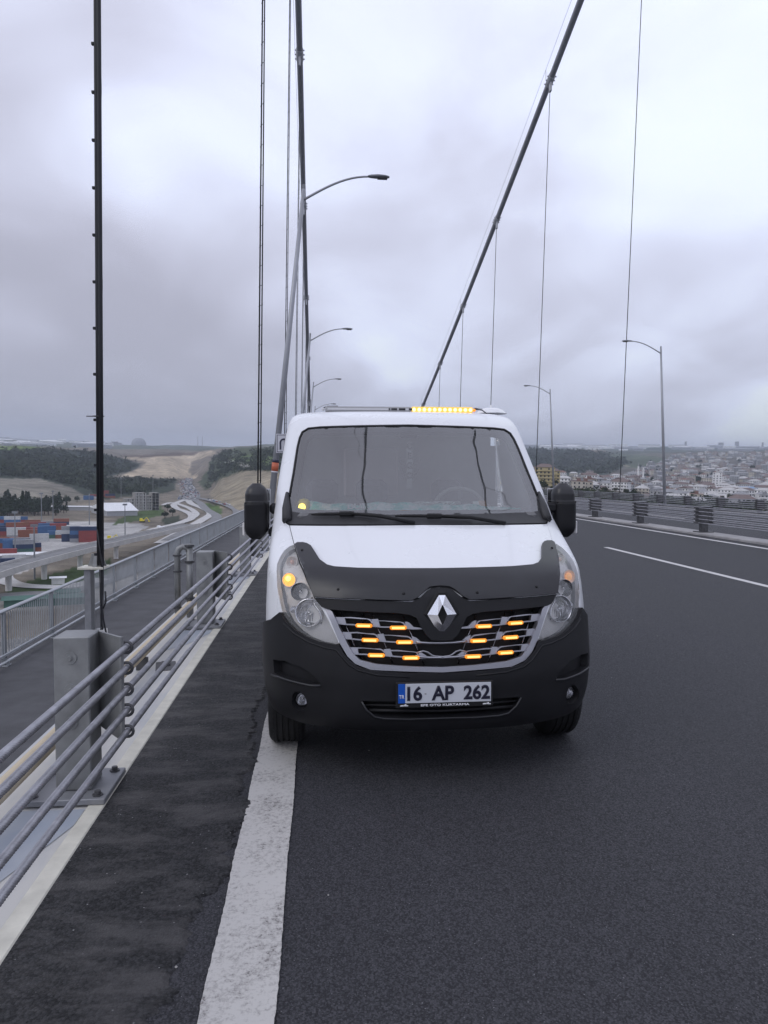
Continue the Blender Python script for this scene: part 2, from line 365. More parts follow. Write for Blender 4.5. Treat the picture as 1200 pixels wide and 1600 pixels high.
# the freshly laid black strip along the kerb, with its ragged edge (real relief at the edge)
from mathutils import noise as _ns
def mnoise0(y, f): return _ns.noise(Vector((y*f, 2.7, f)))*.5
def shoulder():
    r_ = random.Random(5); v = []; f = []; y = -3.0; i = 0; edge = -0.46
    while y < 60:
        st = 0.008 if y < 9 else 0.25
        w1 = 0.05*math.sin(y*1.9+0.8) + 0.19*mnoise0(y, 3.0) + 0.16*mnoise0(y, 11.0) + 0.10*mnoise0(y, 34.0)
        near = max(0.0, min(1.0, (3.7-y)/1.5))*0.10
        x1 = edge + 0.02 + w1*0.75 - near
        x1 = min(x1, -0.36)
        v += [(-1.17, y, 0.0105), (x1-0.02, y, 0.0105), (x1, y, 0.0008)]
        if i: k = 3*i; f += [(k-3, k-2, k+1, k), (k-2, k-1, k+2, k+1)]
        i += 1; y += st
    return obj('road_shoulder', v, f, 'asphalt_new')
struct(shoulder())
def edge_line(name, x0, x1, y0, y1, z, m, jit, step):
    r_ = random.Random(3); v = []; f = []; n = int((y1-y0)/step)
    for i in range(n+1):
        y = y0+i*step; v += [(x0+r_.uniform(-jit, jit)+0.003*math.sin(y*7), y, z), (x1+r_.uniform(-jit, jit)+0.003*math.sin(y*5+1), y, z)]
        if i: k = 2*i; f.append((k-2, k-1, k+1, k))
    return obj(name, v, f, m)
struct(edge_line('edge_line', -0.398, -0.152, 0.3, 120, 0.009, 'line_paint', 0.002, 0.02))
struct(strip('median_edge_line', 10.92, 11.09, -20, 300, 0.005, 'line_paint_far'))
for k, (y0, y1) in enumerate([(-22.0, -10.0), (-4.0, 4.6-1.0), (19.6+10, 41.5), (53.5, 65.5), (77, 89)]):
    o = struct(strip('lane_dash', 3.47, 3.60, y0, y1, 0.004, 'line_paint_far'))
    if y1 < 5: o.location.y = -8.0
for k in range(5):
    y0 = 18.0+24*(k-1) if k != 1 else 6.5
    y1 = 18.0+24*(k-1)+12 if k != 1 else 18.0
    if k == 0: y0, y1 = -17.5, -5.5
    elif k > 1: y0, y1 = 30.5+24*(k-2), 42.5+24*(k-2)
    struct(strip('lane_dash', 7.13, 7.27, y0, y1, 0.004, 'line_paint_far'))
# median strip and the far carriageway, which falls away to its own edge
struct(slab('median_strip', 11.55, 12.22, Y0, Y1, -0.3, 0.07, 'median_concrete', bev=0.02))
def far_z(x): return -0.004 - 0.021*(x-12.4)
v = [(12.23, Y0, far_z(12.23)), (25.6, Y0, far_z(25.6)), (25.6, Y1, far_z(25.6)), (12.23, Y1, far_z(12.23))]
struct(obj('far_road', v, [(0, 1, 2, 3)], 'asphalt'))
def fstrip(x0, x1, y0, y1): return struct(strip('far_lane_line', x0, x1, y0, y1, far_z(x0)+0.005, 'line_paint_far', z1=far_z(x1)+0.005))
fstrip(12.42, 12.57, -20, 300); fstrip(24.0, 24.2, -20, 300)
for k in range(8):
    fstrip(16.4, 16.55, 8+24*k, 20+24*k); fstrip(20.2, 20.35, 8+24*k, 20+24*k)
struct(slab('far_kerb', 25.61, 26.4, Y0, Y1, -0.9, -0.302, 'curb_white'))
# box girder under both carriageways with sloping edges down to the walkways
def extr(name, prof, m, y0=Y0, y1=Y1):
    n = len(prof); v = [(x, y0, z) for x, z in prof]+[(x, y1, z) for x, z in prof]
    f = [(i, (i+1) % n, n+(i+1) % n, n+i) for i in range(n)]+[tuple(range(n-1, -1, -1)), tuple(range(n, 2*n))]
    return obj(name, v, f, m)
struct(extr('bridge_girder', [(-1.88, -0.40), (-3.3, -2.10), (-6.3, -2.16), (-2.5, -4.7), (26.4, -4.9), (30.2, -2.7), (27.2, -2.64), (25.9, -0.92)], 'girder'))
struct(slab('walkway', -6.62, -3.32, Y0, Y1, -2.095, -1.96, 'walk_asphalt'))
struct(slab('far_walkway', 27.25, 30.5, Y0, Y1, -2.63, -2.5, 'walk_asphalt'))
# painted steel edge strip beside the asphalt: a lip, a flat and a bluish drain plate between the posts
struct(slab('deck_edge', -1.885, -1.165, Y0, Y1, -0.395, 0.006, 'curb_white'))
struct(slab('deck_edge_lip', -1.235, -1.145, Y0, Y1, -0.2, 0.016, 'curb_lip', bev=0.006))

POST_Y0, POST_S = 4.16, 4.6
# ---------------------------------------------------------------- wire rope barrier on the near edge
bar = empty('cable_barrier', (-1.06, POST_Y0, 0.006), 'galvanised wire rope barrier with five ropes between road and walkway', 'barrier')
bo = Vector(bar.location)
RZ = [0.825, 0.710, 0.592, 0.477, 0.359]
def bolt(b, x, y, z, r, h, axis='z', mi=0):
    b.lathe([(0, 0), (r*1.7, 0), (r*1.7, h*.25), (r, h*.25), (r, h), (0, h)], (x, y, z), axis, 6, mi)
post = MB(); post.box(-0.374, -0.186, -0.10, 0.10, 0.045, 0.888, 0, 0.006)
pp = post.build('post', 'steel_galv', bar)
b = MB(); b.box(-0.52, -0.085, -0.215, 0.215, 0.011, 0.044, 0, 0.004); o_plate = b.build('base_plate', 'steel_plate', pp)
bolts = []
for (bx_, by_) in ((-0.47, -0.165), (-0.135, -0.165), (-0.47, 0.165), (-0.135, 0.165)):
    b = MB(); bolt(b, bx_, by_, 0.044, 0.017, 0.026); b.build('bolt', 'steel_dark', pp)
for zz_ in (0.775, 0.60, 0.42):
    b = MB(); b.lathe([(0, -0.020), (0.012, -0.020), (0.014, -0.012), (0.014, -0.006), (0.034, -0.006), (0.036, 0.0)], (-0.285, -0.1005, zz_), 'y', 14)
    bb = b.build('face_bolt', 'steel_galv', pp); auto_smooth(bb)
def wing(y_sign):
    b = MB(); t = 0.008
    p = [(-0.186, 0.10*y_sign), (-0.028, -0.065*y_sign), (-0.010, -0.075*y_sign), (-0.010-t*1.5, -0.088*y_sign), (-0.036, -0.080*y_sign), (-0.19, 0.083*y_sign)]
    z0, z1 = 0.31, 0.880; n = len(p)
    v = [(x, y, z0 + (0.03 if i in (0, 5) else 0)) for i, (x, y) in enumerate(p)]+[(x, y, z1) for x, y in p]
    b.add(v, [(i, (i+1) % n, n+(i+1) % n, n+i) for i in range(n)]+[tuple(range(n-1, -1, -1)), tuple(range(n, 2*n))])
    return b
wing(1).build('rope_bracket', 'steel_galv', pp)
for rz in RZ:
    b = MB(); b.tube([(0.031*math.cos(a_), -0.062, rz-0.006+0.031*math.sin(a_)) for a_ in np.linspace(0, 2*math.pi, 14, endpoint=False)], 0.0085, 6, closed=True)
    o = b.build('rope_ring', 'steel_dark', pp, True)
NPOST = 22
for k in range(1, NPOST):
    c = copy_tree(pp, bar); c.location = (0, POST_S*k, 0)
for k in (-1, -2):
    c = copy_tree(pp, bar); c.location = (0, POST_S*k, 0)
# ropes: laid strands modelled where they are seen close, plain rope further on
def rope(b, x, z, y0, y1, r, strands=7, lay=0.17, step=0.009, nseg=28):
    n = int((y1-y0)/step); v = []; f = []
    for i in range(n+1):
        y = y0+(y1-y0)*i/n; tw = 2*math.pi*(y/lay)
        for k in range(nseg):
            a_ = 2*math.pi*k/nseg; rr = r*(0.78+0.24*abs(math.cos(strands*(a_+tw)/2.0)))
            v.append((x+rr*math.cos(a_), y, z+rr*math.sin(a_)))
    for i in range(n):
        for k in range(nseg): f.append((i*nseg+k, i*nseg+(k+1) % nseg, (i+1)*nseg+(k+1) % nseg, (i+1)*nseg+k))
    b.add(v, f)
for rz in RZ:
    b = MB(); rope(b, 0, rz-0.006, 2.1-bo.y, 6.0-bo.y, 0.0178, 8, .13, .0034, 40)
    b.tube([(0, 6.0-bo.y, rz-0.006), (0, 98-bo.y, rz-0.006)], 0.0165, 8); b.tube([(0, -8-bo.y, rz-0.006), (0, 2.1-bo.y, rz-0.006)], 0.0165, 8)
    b.build('wire_rope', 'steel_rope', bar, True)
# cream pipe behind the posts with its couplings
b = MB(); b.tube([(-1.62, -8, 0.165), (-1.62, 100, 0.165)], 0.05, 14)
for yy in np.arange(3.3, 60, 6.0): b.tube([(-1.62, yy-0.012, 0.165), (-1.62, yy+0.012, 0.165)], 0.0525, 14)
pipe = tag(b.build('service_pipe', 'cream_pipe', None, True), 'cream painted service pipe running low behind the barrier posts', 'pipe')
for yy in np.arange(2.2, 60, POST_S):
    b = MB(); b.box(-1.67, -1.57, yy-0.03, yy+0.03, 0.006, 0.118, 0, .004); b.build('pipe_saddle', 'steel_dark', pipe)
# standpipe rising from the pipe behind the second barrier post
sp_ = empty('standpipe', (-1.78, 9.35, 0.006), 'weathered grey standpipe with elbow behind the second barrier post', 'pipe')
b = MB(); b.tube([(0, 0, 0), (0, 0, .80), (.02, 0, .86), (.07, 0, .89), (.13, 0, .87), (.15, 0, .80)], .038, 10); b.build('riser', 'steel_galv', sp_, True)
b = MB(); b.tube([(.15, 0, .0), (.15, 0, .92)], .042, 10); b.build('riser', 'steel_galv', sp_, True)
for z_ in (.24, .70, .90):
    b = MB(); b.lathe([(.0, -.012), (.062, -.012), (.062, .012), (0, .012)], (.15, 0, z_), 'z', 12); b.lathe([(.0, -.01), (.055, -.01), (.055, .01), (0, .01)], (0, 0, z_-.12), 'z', 12); b.build('flange', 'steel_dark', sp_)
# loose debris and bracket scraps on the edge plates
for k, (yy, xx) in enumerate([(6.9, -1.42), (11.4, -1.45)]):
    b = MB(); b.box(-.10, .08, -.16, .16, 0, 0.008, 0, .003); b.box(-.05, .03, -.02, .1, 0.008, .03, 0, .003)
    o = b.build('drain_plate', 'steel_dark'); o.location = (xx, yy, 0.006); o.rotation_euler = (0, 0, 0.2)
    tag(o, ['dark steel drain plate on white deck edge past the first barrier post', 'dark steel drain plate on white deck edge past the second barrier post'][k], 'plate')
for k in range(-1, 10):
    yc = POST_Y0+POST_S*k - 0.24
    v = [(-1.60, yc, .0095), (-1.238, yc, .0095), (-1.238, yc-0.18, .0095), (-1.30, yc-0.40, .0095), (-1.40, yc-.75, .0095), (-1.60, yc-1.05, .0095)]
    struct(obj('edge_plate', v, [tuple(range(5, -1, -1))], 'curb_blue'))

# ---------------------------------------------------------------- guard railing on the far side of the walkway
RX, RB, RT = -6.23, -1.96, -0.86
gr = empty('guard_railing', (RX, 15.0, RB), 'pale grey bar railing along the outer edge of the walkway', 'railing')
BAY = 2.6; NB = 34
for k in range(-4, NB):
    y = BAY*k
    if k == -4:
        b = MB(); b.box(-.035, .035, -.05, .05, 0.02, 1.06, 0, .006); rp0 = b.build('post', 'rail_post', gr)
        b = MB(); b.box(-.09, .09, -.10, .10, 0, 0.02, 0, .003); b.box(-.03, .10, -.02, .02, .02, .10, 0, .003); b.build('base_plate', 'rail_paint', rp0)
        rp0.location = (0, y, 0)
    else:
        c = copy_tree(rp0, gr); c.location = (0, y, 0)
ya, yb = -4*BAY, (NB-1)*BAY
b = MB(); b.box(-.05, .05, ya, yb, 1.062, 1.12, 0, .02); b.build('top_rail', 'rail_paint', gr)
b = MB(); b.box(.036, .075, ya, yb, .20, .26, 0, .01); b.build('bottom_rail', 'rail_paint', gr)
b = MB(); b.box(.03, .09, ya, yb, .07, .115, 0, .01); b.build('toe_rail', 'rail_paint', gr)
bars = MB(); z0, z1 = .262, 1.06
for k in range(-4, NB-1):
    nbar = 24
    for j in range(1, nbar):
        y = BAY*k + BAY*j/nbar; r_ = .0085
        bars.add([(.05-r_, y-r_, z0), (.05+r_, y-r_, z0), (.05+r_, y+r_, z0), (.05-r_, y+r_, z0), (.05-r_, y-r_, z1), (.05+r_, y-r_, z1), (.05+r_, y+r_, z1), (.05-r_, y+r_, z1)],
                 [(0, 1, 5, 4), (1, 2, 6, 5), (2, 3, 7, 6), (3, 0, 4, 7)])
o = bars.build('balusters', 'rail_paint', gr); o['kind'] = 'stuff'

# ---------------------------------------------------------------- suspension: main cables, hangers
HS = 26.0; XL, XR = -3.09, 26.9; YL0, YR0 = 10.5, 64.3
cl_px = [(1, .5389), (2, .3491), (3, .2339), (4, .1566), (5, .1001)]
pts = []
for k, py in cl_px:
    y = YR0+HS*k; z = 1.75+py*y
    for _ in range(5): yt_ = y+GUP[1]/GUP[2]*z; z = 1.75+py*yt_
    pts.append((yt_, z))
cf = np.polyfit([p[0] for p in pts], [p[1] for p in pts], 2)
def cable_z(y): return float(np.polyval(cf, y))
def hanger_top(x, y, z0):
    p = np.array([x, y, z0]); t = 20.0
    for _ in range(30):
        q = p+GUP*t; t += (cable_z(q[1])-q[2])*0.7
    return p+GUP*t
sides = [('left', XL, YL0, -1.9, range(-2, 8)), ('right', XR, YR0, -0.6, range(-3, 7))]
tops = {}
for side, X, YY, zb, ks in sides:
    for k in ks: tops[(side, k)] = hanger_top(X, YY+HS*k, zb)
def hanger(side, k, X, YY, zb):
    base = np.array([X, YY+HS*k, zb]); top = tops[(side, k)]; d = top-base
    rr = 0.036
    near = side == 'left' and k == 0
    lab = {('left', 0): 'thick black hanger rope pair with step pegs at the left edge of the picture',
           ('left', 1): 'black twin hanger ropes with rungs, second from the left edge',
           ('left', 2): 'thin dark hanger ropes right of the runged pair'}.get((side, k))
    if not lab:
        if side == 'left': lab = 'thin dark hanger rope beside the left main cable, %s from the camera' % ORD[min(9, k)] if k > 0 else 'hanger rope of the left row standing behind the camera'
        else: lab = ('dark hanger rope below the right main cable, %s from the right picture edge' % ['first', 'second', 'third', 'fourth', 'fifth', 'sixth', 'seventh'][k]) if k >= 0 else 'hanger rope of the right row outside the picture to the right'
    root = empty('hanger', base, lab, 'hanger', 'suspension hangers')
    off = np.array([0.05, -0.06, 0]) if near else np.array([0.164, -0.446, 0]) if side == 'left' else np.array([-0.12, -0.3, 0])
    n = 26 if near else 4
    for j, o_ in enumerate((np.zeros(3), off)):
        b = MB(); e_ = d - o_*0.6
        b.tube([o_+(e_)*t for t in np.linspace(0.032 if near else 0, 1, n)], rr if j == 0 else rr*.85, 8 if side == 'left' else 6); b.build('rope', 'hanger_black', root, True)
    if side == 'left' and -1 <= k <= 3:
        L = np.linalg.norm(d); u = d/L
        b = MB(); s = 2.6
        if near:   # thin signal wire looping along the rope, pegs on the outer side
            w = []
            for i in range(260):
                t = 1.5+i*0.10; ph = math.sin(t*2.3)+.6*math.sin(t*5.1+1)
                w.append(u*t+np.array([0.052+0.012*ph, -0.05, 0]))
            bw = MB(); bw.tube(w, .0075, 5); bw.build('signal_wire', 'hanger_black', root)
            w = [u*(t)+np.array([0.045+0.006*math.sin(t*3.7), -0.07, 0]) for t in np.arange(1.6, 30, .25)]
            bw = MB(); bw.tube(w, .011, 5); bw.build('signal_wire', 'hanger_black', root)
            while s < 28:
                p = u*s; bp_ = MB(); bp_.box(p[0]-.066, p[0]-.028, p[1]-.02, p[1]+.02, p[2]-.018, p[2]+.018, 0, .004); bp_.build('peg', 'hanger_black', root); s += .615
            p = u*4.5; bp_ = MB(); bp_.lathe([(.034, -.012), (.075, -.012), (.075, .0), (.034, .0)], p, 'z', 14); bp_.box(p[0]-.16, p[0]-.03, p[1]-.02, p[1]+.02, p[2]-.012, p[2], 0, .003); bp_.build('collar', 'steel_dark', root)
        else:
            while s < L-1:
                p = u*s; q = p+off*(1-0.6*s/L); bp_ = MB(); e2 = (q-p)*.12; bp_.tube([p-e2-np.array([.04, 0, 0]), q+e2+np.array([.02, 0, 0])], .014, 4); bp_.build('rung', 'hanger_black', root); s += .93
    return root
for side, X, YY, zb, ks in sides:
    for k in ks: hanger(side, k, X, YY, zb)
# anchorage of the nearest hanger on the walkway edge
an = empty('hanger_anchor', (XL, YL0, -1.9), 'grey steel anchor bracket at the foot of the thick left hanger', 'bracket')
b = MB(); b.box(-.135, -.045, -.16, .02, -.06, 2.40, 0, .006); b.build('column', 'steel_plate', an)
b = MB(); b.box(-.21, .13, -.20, .14, 2.40, 2.43, 0, .004); b.build('cap_plate', 'curb_lip', an)
b = MB(); b.lathe([(.075, 2.431), (.075, 2.60), (.062, 2.60), (.062, 2.431)], (0, 0, 0), 'z', 18)
for s_ in (-1, 1): b.add([(s_*.075, -.01, 2.431), (s_*.125, -.01, 2.431), (s_*.075, -.01, 2.58), (s_*.075, .01, 2.431), (s_*.125, .01, 2.431), (s_*.075, .01, 2.58)], [(0, 1, 2), (5, 4, 3), (0, 3, 4, 1), (1, 4, 5, 2), (2, 5, 3, 0)])
b.add([(-.03, -.125, 2.431), (.03, -.125, 2.431), (.02, -.08, 2.59), (-.02, -.08, 2.59)], [(0, 1, 2, 3)])
b.build('socket', 'steel_galv', an)
b = MB(); b.lathe([(0, 1.55), (.085, 1.55), (.15, 0.0), (0, 0)], (.045, -.03, 0), 'z', 16); b.build('socket_cone', 'curb_white', an, True)
b = MB(); b.box(.055, .07, -.11, .05, 1.55, 2.40, 0, .004); b.build('cover', 'steel_dark', an)
b = MB(); b.tube([(.05, -.14, 2.95), (.09, -.15, 2.62), (.125, -.17, 2.45), (.12, -.17, 2.15), (.09, -.16, 1.9), (.12, -.17, 1.7), (.15, -.18, 1.55), (.17, -.15, 1.1), (.18, -.1, 0.5)], .0125, 6)
b.tube([(.115, -.16, 1.86), (.155, -.17, 1.95), (.15, -.17, 2.1)], .012, 6); b.build('cable_loop', 'hanger_black', an, True)
for side, X, YY, zb, ks in sides:
    y0, y1 = -70.0, 226.0
    root = empty('main_cable', (X, y0, 0), 'grey main suspension cable %s' % ('rising almost straight up on the left of the van' if side == 'left' else 'slanting up to the upper right over the road'), 'cable')
    def cpos(y): z = cable_z(y); return np.array([X+GUP[0]/GUP[2]*z, y, z])
    def loc(p): return p-np.array([X, y0, 0])
    b = MB(); b.tube([loc(cpos(y)) for y in np.linspace(y0, y1, 70)], 0.36, 14); b.build('strand', 'cable_paint', root, True)
    sgn = -1
    b = MB(); b.tube([loc(cpos(y)+np.array([-0.55, 0, 1.25])) for y in np.linspace(y0, y1, 90)], 0.018, 5); b.build('hand_rope', 'cable_paint', root)
    if side == 'right':
        b = MB(); b.tube([loc(cpos(y)+np.array([0.55, 0, 1.25])) for y in np.linspace(y0, y1, 90)], 0.018, 5); b.build('hand_rope', 'cable_paint', root)
    for k in ks:
        t = tops[(side, k)]
        if not (y0 < t[1] < y1): continue
        p = loc(cpos(t[1])); p2 = loc(cpos(t[1]+1)); u = (p2-p)/np.linalg.norm(p2-p)
        b = MB(); b.tube([p-u*.75, p+u*.75], .43, 14)
        for s_ in (-.6, 0, .6): b.tube([p+u*s_-np.array([.56, 0, .0]), p+u*s_+np.array([.56, 0, 0])], .09, 6)
        b.box(p[0]-.12, p[0]+.12, p[1]-.35, p[1]+.2, p[2]-1.35, p[2]-.3, 0, .02)
        b.build('clamp', 'clamp_paint', root)
        if k % 2 == 1:
            b = MB(); b.tube([p+np.array([-.55, 0, 0]), p+np.array([-.55, 0, 1.3])], .03, 5); b.build('hand_rope_post', 'clamp_paint', root)

# ---------------------------------------------------------------- lamp posts
def lamp(side, k, base, top, hdg, lab, plate=False):
    root = empty('lamp_post', base, lab, 'lamp post', 'street lamps along the bridge')
    b_, t_ = np.zeros(3), np.array(top)-np.array(base)
    b = MB(); b.tube([b_, b_+(t_-b_)*.5, t_], [.115, .095, .065], 12); b.build('pole', 'lamp_pole', root, True)
    b = MB(); b.box(-.2, .2, -.2, .2, 0, .03, 0, .004); b.build('base_plate', 'steel_plate', root)
    tip = t_+np.array([hdg*2.15, 0, .55])
    pa = t_-np.array([0, 0, .35])
    curve = [pa + np.array([hdg*2.2*math.sin(a_)**1.0, 0, .93*(1-math.cos(a_))]) for a_ in []]
    curve = []
    for s_ in np.linspace(0, 1, 12):
        a_ = s_*math.pi/2; curve.append(pa+np.array([hdg*2.25*(1-math.cos(a_)) if False else hdg*2.25*s_, 0, .85*math.sin(a_)]))
    b = MB(); b.tube(curve, [.045-.012*i/11 for i in range(12)], 8); b.build('arm', 'lamp_pole', root, True)
    e_ = curve[-1]
    # flattened cobra head
    v = []; f = []; prof = [(0, .05, .045), (.10, .09, .07), (.35, .13, .085), (.60, .12, .07), (.74, .06, .035)]
    for (s_, w_, h_) in prof:
        for q in range(10):
            a_ = 2*math.pi*q/10; v.append((e_[0]+hdg*(s_-.05), e_[1]+w_*math.cos(a_), e_[2]+h_*(math.sin(a_) if math.sin(a_) > 0 else .55*math.sin(a_))))
    for i in range(4):
        for q in range(10): f.append((i*10+q, i*10+(q+1) % 10, i*10+10+(q+1) % 10, i*10+10+q))
    f += [tuple(range(10)), tuple(range(40, 50))]
    hd = obj('lamp_head', v, f, 'lamp_head', root, True)
    b = MB(); b.box(min(e_[0]+hdg*.28, e_[0]+hdg*.62), max(e_[0]+hdg*.28, e_[0]+hdg*.62), e_[1]-.09, e_[1]+.09, e_[2]-.065, e_[2]-.04, 0, .01); b.build('lens', 'lamp_lens', hd)
    b = MB(); b.tube([t_, t_+np.array([0, 0, .16])], .05, 8); b.build('top_cap', 'lamp_head', root)
    if plate:
        u = t_/np.linalg.norm(t_); s_ = 2.0
        for (z0, z1, m_, nm) in ((.0, .30, 'red_plate', 'warning_band'), (.30, .40, 'sign_dark', 'strap'), (-.05, .0, 'sign_white', 'strap')):
            b = MB(); b.tube([u*(s_+z0), u*(s_+z1)], .122, 14); b.build(nm, m_, root, True)
        b = MB(); b.box(u[0]*2.13-.02, u[0]*2.13+.02, -.128, -.118, 2.12, 2.17); b.build('dot', 'sign_dark', root)
    return root
for k in range(5):
    y = 26.1+26.0*k
    lamp('left', k, (-1.80, y, 0.006), (-0.51 if k == 0 else -.63, y-.3, 11.62), 1, 'grey lamp post leaning over the left kerb, %s along the left side' % ORD[k], plate=(k == 0))
lamp('left', 9, (-1.74, -10.4, 0.0), (-0.60, -10.7, 11.45), 1, 'grey lamp post at the left kerb behind the camera')
for k in range(3):
    y = 52.6+26.0*k
    lamp('right', k, (25.5, y, -.30), (24.85, y-.3, 11.2), -1, 'grey lamp post on the far side of the road, %s from the right picture edge' % ['first', 'second', 'third'][k])
# sign on the lamp post, half hidden by the van
sg = empty('traffic_sign', (-1.53, 25.8, 2.62), 'small white traffic sign with dark hook symbol on the left lamp post', 'sign')
b = MB(); b.box(.02, .54, 0, .02, 0, .66, 0, .006); b.build('panel', 'sign_white', sg)
b = MB()
for (x0, x1, z0, z1) in ((.05, .51, .03, .05), (.05, .51, .61, .63), (.05, .07, .05, .61), (.49, .51, .05, .61)): b.box(x0, x1, -.004, 0, z0, z1)
b.build('border', 'sign_dark', sg)
b = MB(); b.tube([(.17, -.006, .12)]+[(.17+.11-.11*math.cos(a_), -.006, .36+.12*math.sin(a_)) for a_ in np.linspace(0, math.pi, 9)]+[(.39, -.006, .26)], .028, 6)
b.build('symbol', 'sign_dark', sg)
b = MB(); b.box(.0, .5, .021, .05, .28, .34); b.build('bracket', 'steel_dark', sg)

# ---------------------------------------------------------------- median and far barrier
def double_barrier(name, X, zb, ys, label, y0, y1, full=True):
    root = empty(name, (X, ys[0], zb), label, 'barrier')
    b = MB(); b.box(-.10, .10, -.10, .10, .03, .79, 0, .006); p0 = b.build('post', 'steel_dark', root)
    b = MB(); b.box(-.24, .24, -.2, .2, 0, .03, 0, .004); b.build('base_plate', 'steel_dark', p0)
    for s_ in (-1, 1):
        b = MB(); b.box(min(s_*.10, s_*.215), max(s_*.10, s_*.215), -.12, .12, .32, .77, 0, .008); b.build('rope_bracket', 'steel_dark', p0)
        for rz in RZ:
            b = MB(); b.tube([(s_*.235, -.13, rz-.06), (s_*.235, .13, rz-.06)], .03, 6); b.build('rope_ring', 'steel_dark', p0)
    b = MB(); b.box(-.19, .19, -.15, .15, .79, .815, 0, .004); b.build('cap', 'steel_plate', p0)
    for y in ys[1:]:
        c = copy_tree(p0, root); c.location = (0, y-ys[0], 0)
    for s_ in (-1, 1):
        for rz in RZ:
            b = MB(); b.tube([(s_*.235, y0-ys[0], rz-.06), (s_*.235, y1-ys[0], rz-.06)], .0105, 6); b.build('wire_rope', 'steel_rope', root, True)
    return root
double_barrier('median_barrier', 11.88, 0.07, [21.9+4.53*k for k in range(-5, 16)], 'double sided wire rope barrier with dark posts on the median strip', -5, 100)
double_barrier('far_barrier', 24.95, -.272, [44.0+4.13*k for k in range(-6, 14)], 'wire rope barrier along the far edge of the opposite carriageway', 10, 110)
# small stones lying on the asphalt
st = MB(); r_ = random.Random(21)
for i in range(170):
    if i < 110: x = r_.uniform(-1.1, -.45); y = r_.uniform(1.6, 7)
    else: x = r_.uniform(-.1, 6); y = r_.uniform(1.9, 12)
    s_ = r_.uniform(.0025, .006)*(1.5 if r_.random() < .06 else 1); z = .006 if x < -.4 else .001
    v = [(x+s_*r_.uniform(.7, 1.4)*math.cos(q*1.257), y+s_*r_.uniform(.7, 1.4)*math.sin(q*1.257), z) for q in range(5)]+[(x+s_*.2, y, z+s_*r_.uniform(.5, 1))]
    st.add(v, [(q, (q+1) % 5, 5) for q in range(5)], 0 if r_.random() < .45 else 1)
mat('pebble_light', (0.36, 0.35, 0.33), .9); mat('pebble_dark', (0.10, 0.10, 0.10), .9)
o = st.build('road_grit', ['pebble_light', 'pebble_dark']); o['kind'] = 'stuff'; tag(o, 'scattered pale grit on the asphalt', 'grit')
# ================================================================== THE VAN (white recovery van, front view)
VX, VY = 0.685, 4.06
van = empty('van', (VX, VY, 0), 'white recovery van with black bumper and amber grille lights parked facing the camera', 'van')
ZT = np.linspace(0.22, 2.335, 1058)
def table(zs, vs, win=16):
    v = np.interp(ZT, zs, vs); k = np.ones(win)/win
    for _ in range(2): v = np.convolve(np.pad(v, win, mode='edge'), k, 'same')[win:-win]
    return v
tP = table([.22, .30, .36, .45, .62, .72, .80, .95, 1.08, 1.15, 1.20, 1.27, 1.45, 1.49, 2.17, 2.22, 2.26, 2.29, 2.31, 2.335],
           [.16, .06, .02, .00, .00, .015, .03, .055, .10, .16, .24, .40, .84, .92, 1.62, 1.70, 1.80, 1.94, 2.12, 2.60])
tW = table([.22, .30, .45, .60, .90, 1.1, 1.3, 1.5, 1.7, 2.1, 2.18, 2.24, 2.28, 2.31, 2.335], [.95, .99, 1.02, 1.035, 1.035, 1.03, 1.025, 1.015, 1.0, .955, .94, .92, .885, .83, .74])
tB = table([.22, .9, 1.1, 1.2, 1.45, 1.5, 2.2, 2.335], [.70, .72, .70, .62, .42, .38, .40, .35])
tT = np.concatenate([[0], np.cumsum(np.hypot(np.diff(ZT), np.diff(tP)))])
_th = np.linspace(0, math.pi/2, 2000); NE = 2.5
_s = np.sin(_th)**(2/NE); _c = 1-np.cos(_th)**(2/NE)
_a = np.concatenate([[0], np.cumsum(np.hypot(np.diff(_s*1.03), np.diff(_c*.70)))]); UMAX = _a[-1]
def S(U, T):
    U = np.asarray(U, float); T = np.asarray(T, float); z = np.interp(T, tT, ZT)
    w = np.interp(z, ZT, tW); p = np.interp(z, ZT, tP); b_ = np.interp(z, ZT, tB); au = np.minimum(np.abs(U), UMAX)
    return np.stack([np.sign(U)*np.interp(au, _a, _s)*w, p+b_*np.interp(au, _a, _c), z], -1)
def Tz(z): return float(np.interp(z, ZT, tT))
def SN(U, T):
    h = .004; du = S(np.clip(U+h, -UMAX, UMAX), T)-S(np.clip(U-h, -UMAX, UMAX), T); dt = S(U, np.clip(T+h, 0, tT[-1]))-S(U, np.clip(T-h, 0, tT[-1]))
    n = np.cross(du, dt); return n/(np.linalg.norm(n, axis=-1, keepdims=True)+1e-12)
_gu = np.linspace(-UMAX, 0, 420); _gt = np.linspace(0, tT[-1], 1100)
_GU, _GT = np.meshgrid(_gu, _gt); _Q = S(_GU, _GT)+np.array([VX, VY, 0])-C
_dd = _Q@c_f; _PX = 600+FPX*(_Q@c_r)/_dd; _PY = 800-FPX*(_Q@c_u)/_dd
_PX, _PY, _FU, _FT = _PX.ravel(), _PY.ravel(), _GU.ravel(), _GT.ravel()
_cpy = None
def q(px, py):
    i = int(np.argmin((_PX-px)**2+(_PY-py)**2)); return (float(_FU[i]), float(_FT[i]))
_cq = S(np.zeros(3000), np.linspace(0, tT[-1], 3000))+np.array([VX, VY, 0])-C
_cy = 800-FPX*(_cq@c_u)/(_cq@c_f)
def cc(py): return (0.0, float(np.linspace(0, tT[-1], 3000)[int(np.argmin(np.abs(_cy-py)))]))
def mir(pts): return [(-u, t) for u, t in reversed(pts)]
